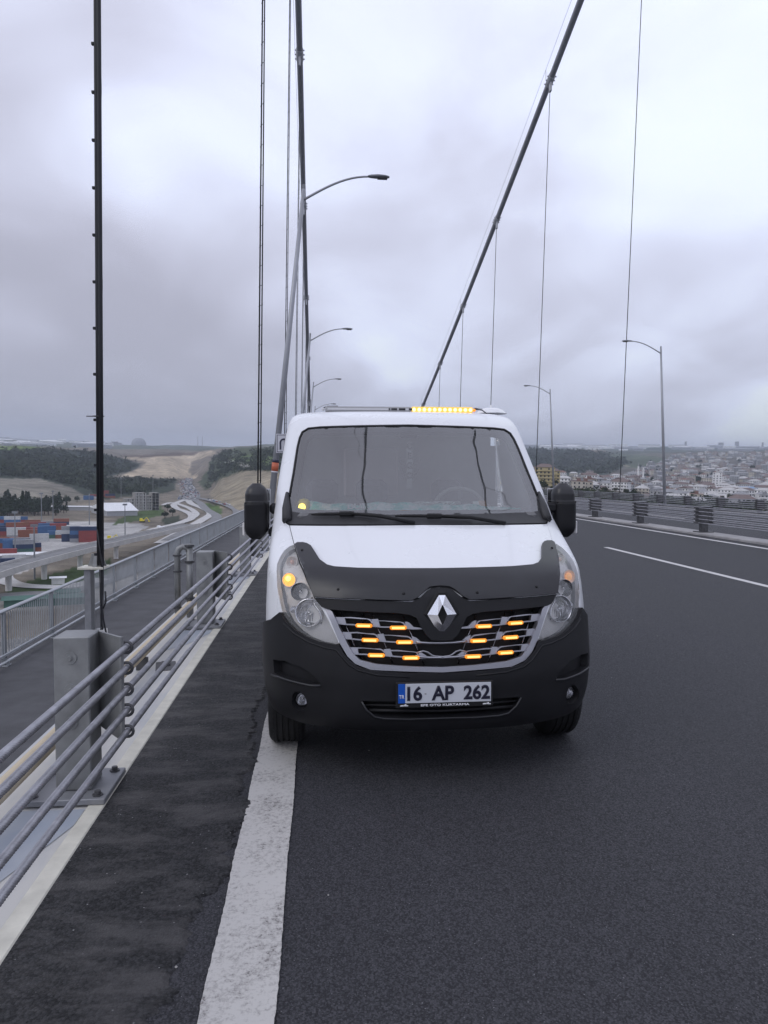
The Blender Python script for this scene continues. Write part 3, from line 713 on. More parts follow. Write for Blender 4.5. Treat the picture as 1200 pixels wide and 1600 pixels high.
def sym(left, c0=None, c1=None):
    """closed outline from left-half points (photo pixels or None-tagged); c0 and c1 are centre heights in pixels"""
    L = ([cc(c0)] if c0 else [])+[q(*p) for p in left]+([cc(c1)] if c1 else [])
    full = L+[(-u, t) for u, t in reversed(L) if abs(u) > 1e-6]
    return full
def area(p): return sum(p[i][0]*p[(i+1) % len(p)][1]-p[(i+1) % len(p)][0]*p[i][1] for i in range(len(p)))/2
def inside(px_, py_, poly):
    r_ = np.zeros(len(px_), bool); n = len(poly); j = n-1
    for i in range(n):
        xi, yi = poly[i]; xj, yj = poly[j]
        c = ((yi > py_) != (yj > py_)) & (px_ < (xj-xi)*(py_-yi)/((yj-yi) if yj != yi else 1e-12)+xi); r_ ^= c; j = i
    return r_
def resample(poly, h):
    o_ = []
    for i in range(len(poly)):
        a_, b_ = np.array(poly[i]), np.array(poly[(i+1) % len(poly)]); n = max(1, int(np.linalg.norm(b_-a_)/h))
        for k in range(n): o_.append(tuple(a_+(b_-a_)*k/n))
    return o_
def panel(name, poly, m, off=0.0, thick=0.015, holes=(), h=0.03, parent=None, back=False, inset=None):
    """a sheet of the body cut to an outline; its rim is turned in by thick"""
    loops = [resample(poly, h)]+[resample(hh, h) for hh in holes]
    vs = []; es = []
    for lp in loops:
        s_ = len(vs); vs += lp; es += [(s_+i, s_+(i+1) % len(lp)) for i in range(len(lp))]
    P_ = np.array(vs); lo, hi = P_.min(0), P_.max(0)
    gx, gy = np.meshgrid(np.arange(lo[0]+h/2, hi[0], h), np.arange(lo[1]+h/2, hi[1], h)); gx, gy = gx.ravel(), gy.ravel()
    ok = inside(gx, gy, poly)
    for hh in holes: ok &= ~inside(gx, gy, hh)
    gx, gy = gx[ok], gy[ok]
    if len(gx):
        d2 = np.min((gx[:, None]-P_[None, :, 0])**2+(gy[:, None]-P_[None, :, 1])**2, axis=1); k_ = d2 > (h*.5)**2; gx, gy = gx[k_], gy[k_]
    allv = [Vector(p) for p in vs]+[Vector(p) for p in zip(gx.tolist(), gy.tolist())]
    rv, re, rf, *_ = geometry.delaunay_2d_cdt(allv, es, [], 0, 1e-6)
    V = np.array([tuple(p) for p in rv]); F = [f for f in rf if len(f) == 3]
    cen = np.array([V[list(f)].mean(0) for f in F]); ok = inside(cen[:, 0], cen[:, 1], poly)
    for hh in holes: ok &= ~inside(cen[:, 0], cen[:, 1], hh)
    F = [f for f, k_ in zip(F, ok) if k_]
    F = [f if np.cross(V[f[1]]-V[f[0]], V[f[2]]-V[f[0]]) > 0 else (f[0], f[2], f[1]) for f in F]
    N = SN(V[:, 0], V[:, 1]); X = S(V[:, 0], V[:, 1])+N*off
    if thick > 0:
        cnt = {}
        for f in F:
            for a_, b_ in ((f[0], f[1]), (f[1], f[2]), (f[2], f[0])): cnt[(a_, b_)] = 1
        be = [e_ for e_ in cnt if (e_[1], e_[0]) not in cnt]
        n = len(V); X2 = X-N*thick; vv = [*X, *X2]; fs = [tuple(f) for f in F]+[(a_, a_+n, b_+n, b_) for a_, b_ in be]
        if back: fs += [(f[0]+n, f[2]+n, f[1]+n) for f in F]
        o_ = obj(name, vv, fs, m, parent or van)
        return auto_smooth(o_, 50)
    return obj(name, list(X), [tuple(f) for f in F], m, parent or van, True)
def pt(px, py, off=0.0):
    u, t = q(px, py); p = S(u, t)+SN(np.array([u]), np.array([t]))[0]*off; return p
def ribbon_pts(pxs, off): return [pt(x, y, off) for x, y in pxs]
def mirp(ps): return [np.array([-p[0], p[1], p[2]]) for p in ps]
EU = -UMAX
# ---- outlines read off the photograph (left half, mirrored)
HL = [q(*p) for p in [(460, 851), (453, 853), (444, 860), (437, 871), (433, 881), (432, 893), (433, 915), (437, 940), (441, 956), (449, 971), (464, 985), (480, 995), (501, 1003), (520, 1007), (529, 1006), (528, 1000), (513, 968), (499, 943), (492, 932), (480, 905), (469, 880), (462, 857)]]
HR = mir(HL)
GO = sym([(503, 948), (510, 952), (520, 975), (533, 1006), (545, 1025), (556, 1037), (580, 1045), (630, 1048)], 936, 1050)
GI = sym([(514, 951), (520, 956), (530, 980), (542, 1004), (552, 1021), (563, 1031), (587, 1037), (640, 1041)], 940, 1042)
GLASS = sym([(560, 668), (500, 670), (482, 672), (474, 677), (470, 685), (466, 700), (460, 740), (455, 770), (452, 793), (453, 800), (470, 803), (560, 805)], 667, 806)
CLEAR = sym([(560, 675), (505, 677), (487, 680), (480, 688), (475, 705), (468, 745), (463, 772), (461, 786), (465, 793), (480, 796), (560, 798)], 674, 799)
WS = sym([(560, 664), (500, 666), (481, 668), (471, 674), (467, 684), (463, 700), (457, 740), (451, 775), (448, 795), (447, 818), (453, 822), (560, 823)], 663, 824)
COWL = sym([(455, 770), (453, 800), (470, 803), (560, 805), (654, 806), (654, 820.5), (560, 820.5), (455, 820.5), (449, 817), (450, 795), (453, 780)]) if False else sym([(560, 804.5), (470, 802.5), (453, 799.5), (449, 800), (449, 817), (455, 820), (560, 820.5)], 805.5, 820.5)
zs_ = 0.885
# ---- painted shell: wings, scuttle, screen pillars and roof front in one pressing
seamL = q(443, 958)
shell = [(EU, Tz(0.86)), seamL, q(470, 1000), q(529, 1015), (q(529, 1015)[0]*.5, q(529, 1015)[1])]
shell_poly = [(EU, Tz(.77)), (seamL[0], seamL[1]-.07), (q(470, 1000)[0], q(470, 1000)[1]), (0.0, Tz(.83))]
shell_poly = shell_poly+[(-u, t) for u, t in reversed(shell_poly[:3])]+[(-EU, tT[-1]), (EU, tT[-1])]
panel('body_shell', shell_poly, 'white_paint', 0.0, 0.03, [HL, HR, GO, WS], h=0.035)
# bonnet: a lid of its own over the shell, dark gap round it
BON = [(453.5, 822.5), (461, 852), (470, 880), (481, 906), (493, 934), (560, 938)]
panel('bonnet_gap', sym([(452, 821), (459.3, 852), (468, 881), (479, 907), (491, 936), (560, 940)], 820.8, 938), 'seam', .0015, .002, h=.04)
panel('bonnet', sym(BON, 821.6, 932), 'white_paint', .006, .006, h=.035)
GUARD = sym([(560, 893), (523, 891), (512, 888), (501, 880), (493, 868), (487, 858), (481, 854.5), (475, 853), (466, 853), (462.5, 856), (470, 879), (481, 905), (493, 933), (560, 936.5), (600, 938), (643, 939), (652, 935), (665, 924), (672, 920)], 894, 919)
guard = panel('bonnet_guard', GUARD, 'guard_plastic', .030, .024, h=.028)
for px_, py_ in ((474, 866), (530, 925), (630, 930)):
    for mm in (1, -1):
        p = pt(px_, py_, .030); b = MB(); b.lathe([(0, -.006), (.006, -.004), (.009, .001)], (mm*p[0], p[1], p[2]), 'y', 10); b.build('rivet', 'deep_black', guard, True)
trim = panel('grille_trim', sym([(493, 935), (560, 938.5), (600, 940), (643, 941), (653, 937), (666, 926), (673, 922), ], 921, None)[:0] or sym([(673, 922), (666, 926), (653, 937), (643, 941), (600, 940), (560, 938.5), (494, 935.5), (504, 949), (512, 952), (560, 956), (620, 959), (640, 961), (650, 966), (656, 977), (666, 993), (674, 1000)], 921, 1001), 'black_plastic', .019, .03, h=.025)
# ---- bumper
INT = sym([(566, 1093), (572, 1104), (585, 1115), (600, 1117.5), (640, 1118)], 1092, 1118)
FOG = [(q(471, 1093)[0]+.052*math.cos(a_), q(471, 1093)[1]+.052*math.sin(a_)) for a_ in np.linspace(0, 2*math.pi, 22, endpoint=False)]
SCO = [q(*p) for p in [(432, 1030), (450, 1032), (476, 1042), (494, 1056), (503, 1067), (490, 1068), (468, 1063), (446, 1056), (434, 1050)]]
bl = [(EU, Tz(.80)), q(428, 968), q(441.5, 957), q(449.5, 970.5), q(464, 984), q(480, 994), q(501, 1002), q(520, 1006), q(531, 1008), q(538, 1020), q(547, 1031), q(558, 1040), q(580, 1047.5), q(630, 1050.5), cc(1052)]
bb = [(EU, Tz(.54)), (EU*.97, Tz(.47)), (EU*.91, Tz(.39)), (EU*.82, Tz(.345)), (EU*.6, Tz(.33)), (EU*.3, Tz(.33)), (0, Tz(.33))]
bump_poly = bl+[(-u, t) for u, t in reversed(bl[:-1])]+[(-u, t) for u, t in bb[:-1]]+list(reversed(bb))
bumper = panel('bumper', bump_poly, 'black_plastic', .022, .05, [INT, FOG, mir(FOG), SCO, mir(SCO)], h=.03)
panel('intake_back', sym([(560, 1088), (570, 1118), (640, 1122)], 1088, 1122), 'deep_black', -.05, 0, h=.04, parent=bumper)
def stroke(pts, r, name, m, parent, n=6, mirror=True):
    out_ = []
    for mm in ((1, -1) if mirror else (1,)):
        b = MB(); b.tube([(mm*p[0], p[1], p[2]) for p in pts], r, n); out_.append(b.build(name, m, parent, True))
    return out_
for yy, r_ in ((1101, .006), (1109, .010)):
    L = ribbon_pts([(569 if yy < 1105 else 577, yy), (620, yy+1)], .006)+[S(0, cc(yy+1)[1])+np.array([0, -.006, 0])]
    stroke(L+mirp(L[:-1])[::-1], r_, 'intake_slat', 'black_plastic', bumper, mirror=False)
lip = ribbon_pts([(566, 1094), (573, 1106), (586, 1117), (602, 1119.5), (640, 1120)], .024)+[S(0, cc(1120)[1])+np.array([0, -.024, 0])]
stroke(lip+mirp(lip[:-1])[::-1], .006, 'intake_lip', 'guard_plastic', bumper, mirror=False)
panel('scoop_floor', [(u*1.0, t) for u, t in SCO], 'black_plastic', -.022, 0, h=.02, parent=bumper); panel('scoop_floor', mir(SCO), 'black_plastic', -.022, 0, h=.02, parent=bumper)
stroke(ribbon_pts([(429, 1053), (440, 1057), (455, 1062), (470, 1066), (488, 1070), (503, 1070)], .020), .0085, 'scoop_lip', 'guard_plastic', bumper)
stroke(ribbon_pts([(447, 974), (464, 990), (485, 1003), (510, 1012), (527, 1015), (536, 1026), (546, 1038), (560, 1047), (590, 1054), (640, 1057)], .020), .007, 'bumper_crease', 'black_plastic', bumper)
for mm in (1, -1):
    p = pt(471, 1093, -.01); c_ = (mm*p[0], p[1], p[2])
    b = MB(); b.lathe([(.060, -.036), (.050, -.02), (.040, .02), (.0, .05)], c_, 'y', 24); fg = b.build('fog_light', 'black_plastic', bumper, True)
    b = MB(); b.lathe([(.036, .004), (.028, .022), (.012, .034), (.0, .036)], c_, 'y', 20); b.build('reflector', 'reflector', fg, True)
    b = MB(); b.lathe([(.0, -.004), (.010, .0), (.012, .012), (0, .02)], c_, 'y', 12); b.build('bulb', 'chrome', fg, True)
    b = MB(); b.lathe([(.0, -.006), (.02, -.004), (.037, .004)], c_, 'y', 20); b.build('lens', 'lamp_glass', fg, True)
    b = MB(); b.lathe([(.037, .006), (.041, .0), (.040, -.006), (.036, -.006)], c_, 'y', 24); b.build('bezel', 'chrome_dark', fg, True)
# ---- grille
grille = panel('grille', sym([(498, 940), (508, 953), (531, 1008), (545, 1027), (558, 1039), (582, 1047), (630, 1050)], 930, 1052), 'deep_black', -.085, 0, h=.04)
panel('grille_frame', GO if False else sym([(500, 944), (507, 949), (518, 972), (531, 1005), (543, 1025), (555, 1037.5), (580, 1046), (630, 1049)], 936, 1050.5), 'satin', .006, .035, [GI], h=.022, parent=grille)
# rows: a thin bar running right across and, under it, flat tabs with open pockets (outlines from the photo)
F3 = 3.3333
def zpx(x, y): return (500+x/F3, 900+y/F3)
rows = [ # (left start, [(pocket x0,x1, top y, bottom y)], bar y left, bar y centre)
    dict(x0=78, y0=212, yb=(245, 272), pk=[(118, 270, 213, 250), (296, 445, 230, 265)], tabs=[(78, 118), (270, 300), (445, 495)], end=522),
    dict(x0=108, y0=290, yb=(322, 348), pk=[(150, 302, 292, 326), (328, 480, 305, 342)], tabs=[(108, 150), (302, 330), (480, 520)], end=610),
    dict(x0=142, y0=370, yb=(400, 425), pk=[(185, 336, 372, 405), (365, 515, 385, 420)], tabs=[(142, 185), (336, 366), (515, 570)], end=610)]
def flat(name, pts, m, off, th, parent, h=.03):
    for mm in (1, -1):
        P_ = [q(*zpx(*p)) for p in pts]
        if mm < 0: P_ = [(-u, t) for u, t in P_]
        if area(P_) < 0: P_ = P_[::-1]
        panel(name, P_, m, off, th, h=h, parent=parent)
for r_ in rows:
    x0, xe = r_['x0'], r_['end']; yl, yc = r_['yb']
    yb = lambda x: yl+(yc-yl)*min(1, (x-x0)/(450-60))
    yt = lambda x: r_['y0']+(yc-yl)*.75*min(1, (x-x0)/390)
    (t0, t1, t2) = r_['tabs']
    # lower bar
    xs = np.linspace(x0+8, xe, 12)
    flat('grille_bar', [(x, yb(x)) for x in xs]+[(x, yb(x)+6) for x in xs[::-1]], 'satin', -.012, .02, grille)
    # solid tabs
    flat('grille_tab', [(t0[0], yt(t0[0])), (t0[1]+8, yt(t0[1])), (t0[1]+16, yb(t0[1]+12)+2), (t0[0]+13, yb(t0[0])+2)], 'satin', -.010, .02, grille)
    flat('grille_tab', [(t1[0]-4, yt(t1[0])+4), (t1[1], yt(t1[1])), (t1[1]+12, yb(t1[1]+8)+2), (t1[0]+6, yb(t1[0])+2)], 'satin', -.010, .02, grille)
    flat('grille_tab', [(t2[0]-4, yt(t2[0])+6), (t2[0]+8, yt(t2[0])+6), (t2[0]+22, yt(t2[0])+14), (t2[0]+45, yb(t2[1])-6), (t2[1]+40, yb(t2[1])), (t2[1]+40, yb(t2[1])+6), (t2[0]+8, yb(t2[0])+4)], 'satin', -.010, .02, grille)
    # upper rim of each pocket
    for (a0, a1, ya, yb_) in r_['pk']:
        path = [(a0-4, ya+1), (a0+40, ya+1), (a0+95, ya+6), (a1-22, ya+8), (a1-8, ya+13), (a1, ya+24), (a1+4, yb_-3)]
        inner = [(a0-4, ya+6), (a0+40, ya+6), (a0+95, ya+11), (a1-24, ya+13), (a1-14, ya+17), (a1-6, ya+26), (a1-3, yb_-3)]
        flat('pocket_rim', path+inner[::-1], 'satin', -.008, .02, grille, h=.02)
# fine uprights behind the bars
for x in (95, 270, 435, 130, 195):
    pass
for (xa, ya, xb, yb2) in ((92, 180, 200, 440), (265, 195, 380, 460), (435, 200, 548, 465)):
    L = ribbon_pts([zpx(xa, ya), zpx((xa+xb)/2, (ya+yb2)/2), zpx(xb, yb2)], -.045); stroke(L, .004, 'upright', 'chrome_dark', grille, 5)
for (xa, ya) in ((206, 190), (206, 300), (206, 410)):
    L = ribbon_pts([zpx(xa, ya), zpx(xa+12, ya+60)], -.06); stroke(L, .010, 'radiator_pipe', 'black_plastic', grille, 6)
# centre piece under the emblem
flatc = sym([zpx(520, 330), zpx(540, 341), zpx(575, 346)], 900+352/F3, 900+346/F3) if False else None
for (yc, dip) in ((349, 0), (424, 0)):
    L = ribbon_pts([zpx(500, yc-6), zpx(530, yc-2), zpx(570, yc)], -.004)+[S(0, cc(900+yc/F3)[1])+np.array([0, -.004, 0])]
    stroke(L+mirp(L[:-1])[::-1], .0075, 'grille_bar', 'satin', grille, mirror=False)
# lower chin between rows (dark step with a bright edge)
L = ribbon_pts([zpx(500, 400), zpx(540, 392), zpx(562, 398), zpx(582, 412), zpx(598, 418)], -.01)+[S(0, cc(900+418/F3)[1])+np.array([0, -.01, 0])]
stroke(L+mirp(L[:-1])[::-1], .005, 'grille_bar', 'satin', grille, mirror=False)
# amber strobe lights
leds = [(228, 258), (408, 270), (262, 334), (440, 345), (292, 414), (472, 425)]
for (x, y) in leds:
    for mm in (1, -1):
        p = pt(*zpx(x, y), .004); w_ = .040
        c_ = np.array([mm*p[0], p[1], p[2]])
        n_ = pt(*zpx(x+10, y), .004); dy = (n_[1]-p[1])/(n_[0]-p[0]+1e-9)*mm; rz_ = math.atan(dy)
        b = MB(); b.box(-w_-.008, w_+.008, -.008, .012, -.011, .011, 0, .006); ho = b.build('strobe_light', 'amber_lens', grille); ho.location = c_; ho.rotation_euler = (0, 0, rz_)
        b = MB(); b.box(-w_+.004, w_-.004, -.012, -.0085, -.0055, .0055, 0, .002); b.build('led_strip', 'amber_core', ho)
# emblem: bevelled diamond ring
ec = S(0, cc(958)[1])+np.array([0, -.035, 0])
def dia(w_, h_, y, ht=None): return [(-w_, y, 0), (-w_*.22, y, h_), (w_*.22, y, h_), (w_, y, 0), (w_*.22, y, -h_), (-w_*.22, y, -h_)]
hx, hz_ = .083, .107; ox = dia(hx, hz_, 0)
ow = dia(.083, .109, 0)
inner = [(-.027, -.020, 0), (-.002, -.020, .056), (.002, -.020, .056), (.027, -.020, 0), (.002, -.020, -.056), (-.002, -.020, -.056)]
em = empty('emblem', tuple(ec)); em.parent = van
back = MB(); back.add([(p[0]*1.28, .018, p[2]*1.24) for p in ow]+[(p[0]*1.12, .004, p[2]*1.10) for p in ow], [(i, (i+1) % 6, 6+(i+1) % 6, 6+i) for i in range(6)]+[tuple(range(11, 5, -1))]); back.build('badge_plate', 'deep_black', em)
up_, lo_ = MB(), MB()
for i in range(6):
    j = (i+1) % 6; tgt = up_ if i in (0, 1, 2) else lo_
    tgt.add([ow[i], ow[j], inner[j], inner[i]], [(3, 2, 1, 0)]); tgt.add([inner[i], inner[j], (inner[j][0], .002, inner[j][2]), (inner[i][0], .002, inner[i][2])], [(3, 2, 1, 0)])
up_.build('badge_upper', 'chrome', em); lo_.build('badge_lower', 'chrome', em)
b = MB(); b.add([(p[0]*1.0, -.002, p[2]) for p in inner], [tuple(range(5, -1, -1))]); b.build('badge_core', 'deep_black', em)
# number plate
pz = float(S(0, cc(1079)[1])[2]); py_ = float(S(0, cc(1079)[1])[1])-.045
pl = empty('number_plate', (0.005, py_, pz)); pl.parent = van
b = MB(); b.box(-.275, .275, 0, .016, -.083, .064, 0, .005); b.build('holder', 'deep_black', pl)
b = MB(); b.box(-.222, .262, -.003, -.0005, -.053, .056, 0, .001); b.build('plate_face', 'plate_white', pl)
b = MB(); b.box(-.262, -.2225, -.003, -.0005, -.053, .056, 0, .001); b.build('country_band', 'plate_blue', pl)
def fit_text(name, s, x0, x1, z0, z1, m, parent, y, bold=.0, depth=.0006):
    o_ = text_mesh(name, s, .1, m, parent, (0, 0, 0), (R(90), 0, 0), 1, bold, depth, 'LEFT')
    vs = np.array([v.co for v in o_.data.vertices]); lo, hi = vs.min(0), vs.max(0)
    sx, sz = (x1-x0)/(hi[0]-lo[0]), (z1-z0)/(hi[1]-lo[1])
    o_.scale = (sx, sz, 1); o_.location = (x0-lo[0]*sx, y, z0-lo[1]*sz); return o_
fit_text('lettering', '16', -.212, -.128, -.040, .043, 'plate_text', pl, -.0042, .0035)
fit_text('lettering', 'AP', -.075, .052, -.040, .043, 'plate_text', pl, -.0042, .0035)
fit_text('lettering', '262', .106, .256, -.040, .043, 'plate_text', pl, -.0042, .0035)
fit_text('lettering', 'TR', -.258, -.228, -.026, -.006, 'white_text', pl, -.0042, .001)
fit_text('lettering', 'EFE OTO KURTARMA', -.135, .140, -.0725, -.0605, 'white_text', pl, -.0012, .0022)
for x0 in (-.252, .215):       # little tow truck marks beside the lettering
    b = MB()
    for (a0, a1, c0, c1) in ((0, .026, -.070, -.066), (.022, .036, -.070, -.061), (.004, .02, -.066, -.063), (.036, .046, -.070, -.065), (.028, .036, -.061, -.058)): b.box(x0+a0, x0+a1, -.0012, -.0004, c0, c1)
    b.build('tow_truck_mark', 'white_text', pl)
b = MB(); b.box(-.114, -.104, -.0038, -.003, -.006, .002); b.build('plate_seal', 'bar_grey', pl)
# ---- headlights
def bowl(name, px_, py_, r_, depth, mm, parent, m, off=-.02, ring=True):
    p = pt(px_, py_, off); c_ = np.array([mm*p[0], p[1], p[2]]); u, t = q(px_, py_); n_ = SN(np.array([u]), np.array([t]))[0]
    ax = np.array([n_[0]*.45*mm, -1, .12]); ax /= np.linalg.norm(ax)
    b = MB(); b.lathe([(r_, 0), (r_*.93, -depth*.35), (r_*.72, -depth*.7), (r_*.35, -depth*.95), (0.001, -depth)], (0, 0, 0), 'z', 26)
    if ring: b.lathe([(r_*1.10, -.01), (r_*1.08, .006), (r_*1.0, .004), (r_, 0)], (0, 0, 0), 'z', 26)
    o_ = b.build(name, m, parent, True); o_.location = c_; o_.rotation_euler = Vector(ax).to_track_quat('Z', 'Y').to_euler(); return o_
def ball(name, r_, m, parent, loc, sz=1.0):
    b = MB(); b.lathe([(0, -r_*sz)]+[(r_*math.cos(a_), r_*sz*math.sin(a_)) for a_ in np.linspace(-1.3, 1.3, 7)]+[(0, r_*sz)], (0, 0, 0), 'z', 14)
    o_ = b.build(name, m, parent, True); o_.location = loc; return o_
for mm, poly in ((1, HL), (-1, HR)):
    hl = panel('headlight', poly, 'lamp_housing', -.055, 0, h=.025)
    b1 = bowl('main_reflector', 480, 957, .076, .05, mm, hl, 'reflector'); ball('bulb', .016, 'chrome', b1, (0, 0, -.02), 1.4)
    for k_ in range(5):   # fluted lower half of the reflector
        bq = MB(); bq.box(-.04+.017*k_, -.033+.017*k_, -.052, -.004, -.034, -.026, 0, .002); bq.build('flute', 'chrome_dark', b1)
    b2 = bowl('upper_reflector', 465.5, 923, .050, .05, mm, hl, 'chrome_dark'); ball('bulb', .012, 'reflector', b2, (0, 0, -.02), 1.3)
    lit = mm == 1
    b3 = bowl('indicator', 446.5, 903, .040, .03, mm, hl, 'lamp_housing', -.03)
    bl_ = ball('indicator_lens', .036, 'blinker' if lit else 'blinker_dim', b3, (0, 0, -.004), .75)
    if lit: ball('glow_core', .017, 'blinker_core', b3, (0, .008, .017), .75)
    else: bl_.scale = (.6, .75, .7)
    b4 = bowl('position_lamp', 453, 872, .033, .03, mm, hl, 'lamp_housing', -.03); ball('bulb', .014, 'bulb_pink', b4, (0, 0, -.006))
    b5 = bowl('small_lamp', 453.5, 952, .020, .025, mm, hl, 'reflector', -.03)
    L = [pt(484, 932, -.02), pt(490, 945, -.02), pt(498, 955, -.02), pt(501, 968, -.02), pt(499, 975, -.025)]
    b = MB(); b.tube([(mm*p[0], p[1], p[2]) for p in L], .006, 6); b.build('chrome_trim', 'reflector', hl, True)
    panel('lens', poly, 'lamp_glass', -.002, .0, h=.025, parent=hl)
# ---- windscreen
panel('screen_surround', WS, 'cowl', -.012, .02, [CLEAR], h=.03)
ws = panel('windscreen', GLASS, 'windshield_glass', .003, 0, h=.03)
panel('frit_band', [(u*.998, t) for u, t in GLASS], 'frit', -.002, 0, [CLEAR], h=.025, parent=ws)
gasket = ribbon_pts([(560, 667), (500, 668.5), (482, 670.5), (473, 676), (469, 685), (465, 700), (459, 740), (453, 775)], .006); gasket = [S(0, cc(666)[1])+np.array([0, -.004, .004])]+gasket
stroke(gasket[::-1]+mirp(gasket)[1:], .008, 'screen_gasket', 'rubber', ws, mirror=False)
cow = panel('cowl', COWL, 'cowl', .006, .02, h=.03)
for mm in (1, -1):
    L = [pt(450, 772, .012), pt(449, 795, .014), pt(449.5, 816, .014)]
    b = MB(); b.tube([(mm*p[0], p[1], p[2]) for p in L], [.012, .03, .034], 8); b.build('pillar_foot', 'cowl', cow, True)
for (xa, xb, ya, yb2, pv) in ((488, 598, 809.5, 811, (648, 822)), (617, 738, 812, 814, (790, 822))):
    def anyp(x, y, off):
        # right-half points: mirror the search
        best = None
        cx0 = 654
        if x <= cx0-2: return pt(x, y, off)
        d = ray(x, y); yy = 4.9
        for _ in range(40):
            P_ = C+d*(yy/d[1]); lx, lz = P_[0]-VX, P_[2]
            w = np.interp(lz, ZT, tW); s_ = min(1, abs(lx)/w); cval = np.interp(s_, _s, _c)
            yn = VY+np.interp(lz, ZT, tP)+np.interp(lz, ZT, tB)*cval; yy += (yn-yy)*.5
        P_ = C+d*(yy/d[1]); return P_-np.array([VX, VY, 0])+np.array([0, -.7, .7])*off
    wp = empty('wiper', tuple(anyp(pv[0], pv[1], 0))); wp.parent = van; base = np.array(wp.location)
    A_, B_ = anyp(xa, ya, .03)-base, anyp(xb, yb2, .03)-base
    b = MB(); b.tube([A_+(B_-A_)*s_+np.array([0, 0, .006*math.sin(math.pi*s_)]) for s_ in np.linspace(0, 1, 9)], [.007, .010, .011, .011, .011, .011, .011, .010, .008], 6); b.build('blade', 'rubber', wp, True)
    mid = A_+(B_-A_)*.5
    b = MB(); b.box(mid[0]-.055, mid[0]+.055, mid[1]-.02, mid[1]+.01, mid[2]-.012, mid[2]+.024, 0, .01); b.build('blade_clip', 'deep_black', wp)
    b = MB(); b.tube([mid+np.array([0, -.005, .012]), mid+(np.array([0, 0, .03])-mid)*.5+np.array([0, -.02, .014]), np.array([.0, 0, .02])], [.009, .012, .014], 6); b.build('wiper_arm', 'deep_black', wp, True)
# ---- sides and rest of the cab: straight flanks, doors, roof, rear wall, then the recovery bed
REAR = 2.75
zg = np.concatenate([np.linspace(.30, 2.2, 39), np.linspace(2.22, 2.335, 14)])
for mm in (-1, 1):
    V, F = [], []; ny = 60
    ys_ = lambda z: float(np.interp(z, ZT, tP)+np.interp(z, ZT, tB))
    for z in zg:
        for j in range(ny): V.append((mm*float(np.interp(z, ZT, tW)), ys_(z)+(REAR-ys_(z))*j/(ny-1), z))
    for i in range(len(zg)-1):
        for j in range(ny-1):
            c_ = np.mean([V[i*ny+j], V[i*ny+j+1], V[(i+1)*ny+j]], axis=0); y, z = c_[1], c_[2]
            if (y-.86)**2+(z-.34)**2 < .42**2: continue
            if 1.52 < z < 2.08 and (1.62+(z-1.52)*.55) < y < 2.6: continue
            if z < .79 and y < 1.0: continue
            qd = (i*ny+j, i*ny+j+1, (i+1)*ny+j+1, (i+1)*ny+j); F.append(qd if mm > 0 else qd[::-1])
    sd_ = obj('side_panel', V, F, 'white_paint', van, True)
    w_ = lambda z: float(np.interp(z, ZT, tW))
    g = [(mm*(w_(1.5)-.015), 1.58, 1.5), (mm*(w_(1.5)-.015), 2.63, 1.5), (mm*(w_(2.1)-.015), 2.63, 2.1), (mm*(w_(2.1)-.015), 1.93, 2.1)]
    obj('side_window', g, [(0, 1, 2, 3) if mm > 0 else (3, 2, 1, 0)], 'side_glass', sd_)
    b = MB(); b.box(min(mm*1.02, mm*1.05), max(mm*1.02, mm*1.05), 2.3, 2.5, 1.18, 1.22, 0, .01); b.build('door_handle', 'black_plastic', sd_)
    b = MB(); b.box(min(mm*1.025, mm*1.045), max(mm*1.025, mm*1.045), 1.35, 2.7, .62, .76, 0, .008); b.build('side_moulding', 'black_plastic', sd_)
    b = MB(); b.tube([(mm*1.03, .86+.43*math.cos(a_), .34+.43*math.sin(a_)) for a_ in np.linspace(0, math.pi*.78, 18)], .014, 6); b.build('arch_trim', 'black_plastic', sd_, True)
    for yy in (1.5, 2.68):
        b = MB(); b.tube([(mm*(w_(z)+.001), yy if yy > 2 else max(yy, ys_(z)+.02) , z) for z in np.linspace(.5, 2.15, 20)], .004, 4); b.build('door_gap', 'seam', sd_)
topy = float(tP[-1]); wr = float(tW[-1]); ct = S(np.linspace(-UMAX, UMAX, 41), np.full(41, tT[-1]))
V = [tuple(p) for p in ct]; n = len(V)
for yy in (2.65, REAR): V += [(p[0], max(yy, p[1]), 2.335+.004) for p in ct]
obj('roof', V, [(r_*n+i, r_*n+i+1, (r_+1)*n+i+1, (r_+1)*n+i) for r_ in range(2) for i in range(n-1)], 'white_paint', van, True)
# floor, bulkhead and rear wall with its window
b = MB(); b.box(-.98, .98, .9, REAR-.03, .42, .46); b.build('cab_floor', 'interior', van)
b = MB()
for (x0, x1, z0, z1) in ((-.97, .97, .46, 1.62), (-.95, .95, 1.62, 2.05), (-.90, .90, 2.05, 2.22)): b.box(x0, x1, REAR-.04, REAR-.01, z0, z1)
rw = b.build('rear_wall', 'rear_trim', van)
b = MB(); b.box(-.80, .80, 2.12, REAR-.04, 2.215, 2.235); b.build('head_lining', 'head_liner', van)
b = MB(); b.box(-.26, .26, 1.86, 2.2, 2.10, 2.20, 0, .03); b.build('overhead_console', 'head_liner', van)
b = MB(); b.box(-.84, .84, 1.0, 1.36, 1.05, 1.512, 0, .02); b.box(-.88, .88, 1.30, 1.5, .95, 1.44, 0, .05); dash = b.build('dashboard', 'interior', van)
b = MB(); b.box(.18, .62, 1.30, 1.50, 1.42, 1.56, 0, .05); b.build('instrument_hood', 'interior', dash)
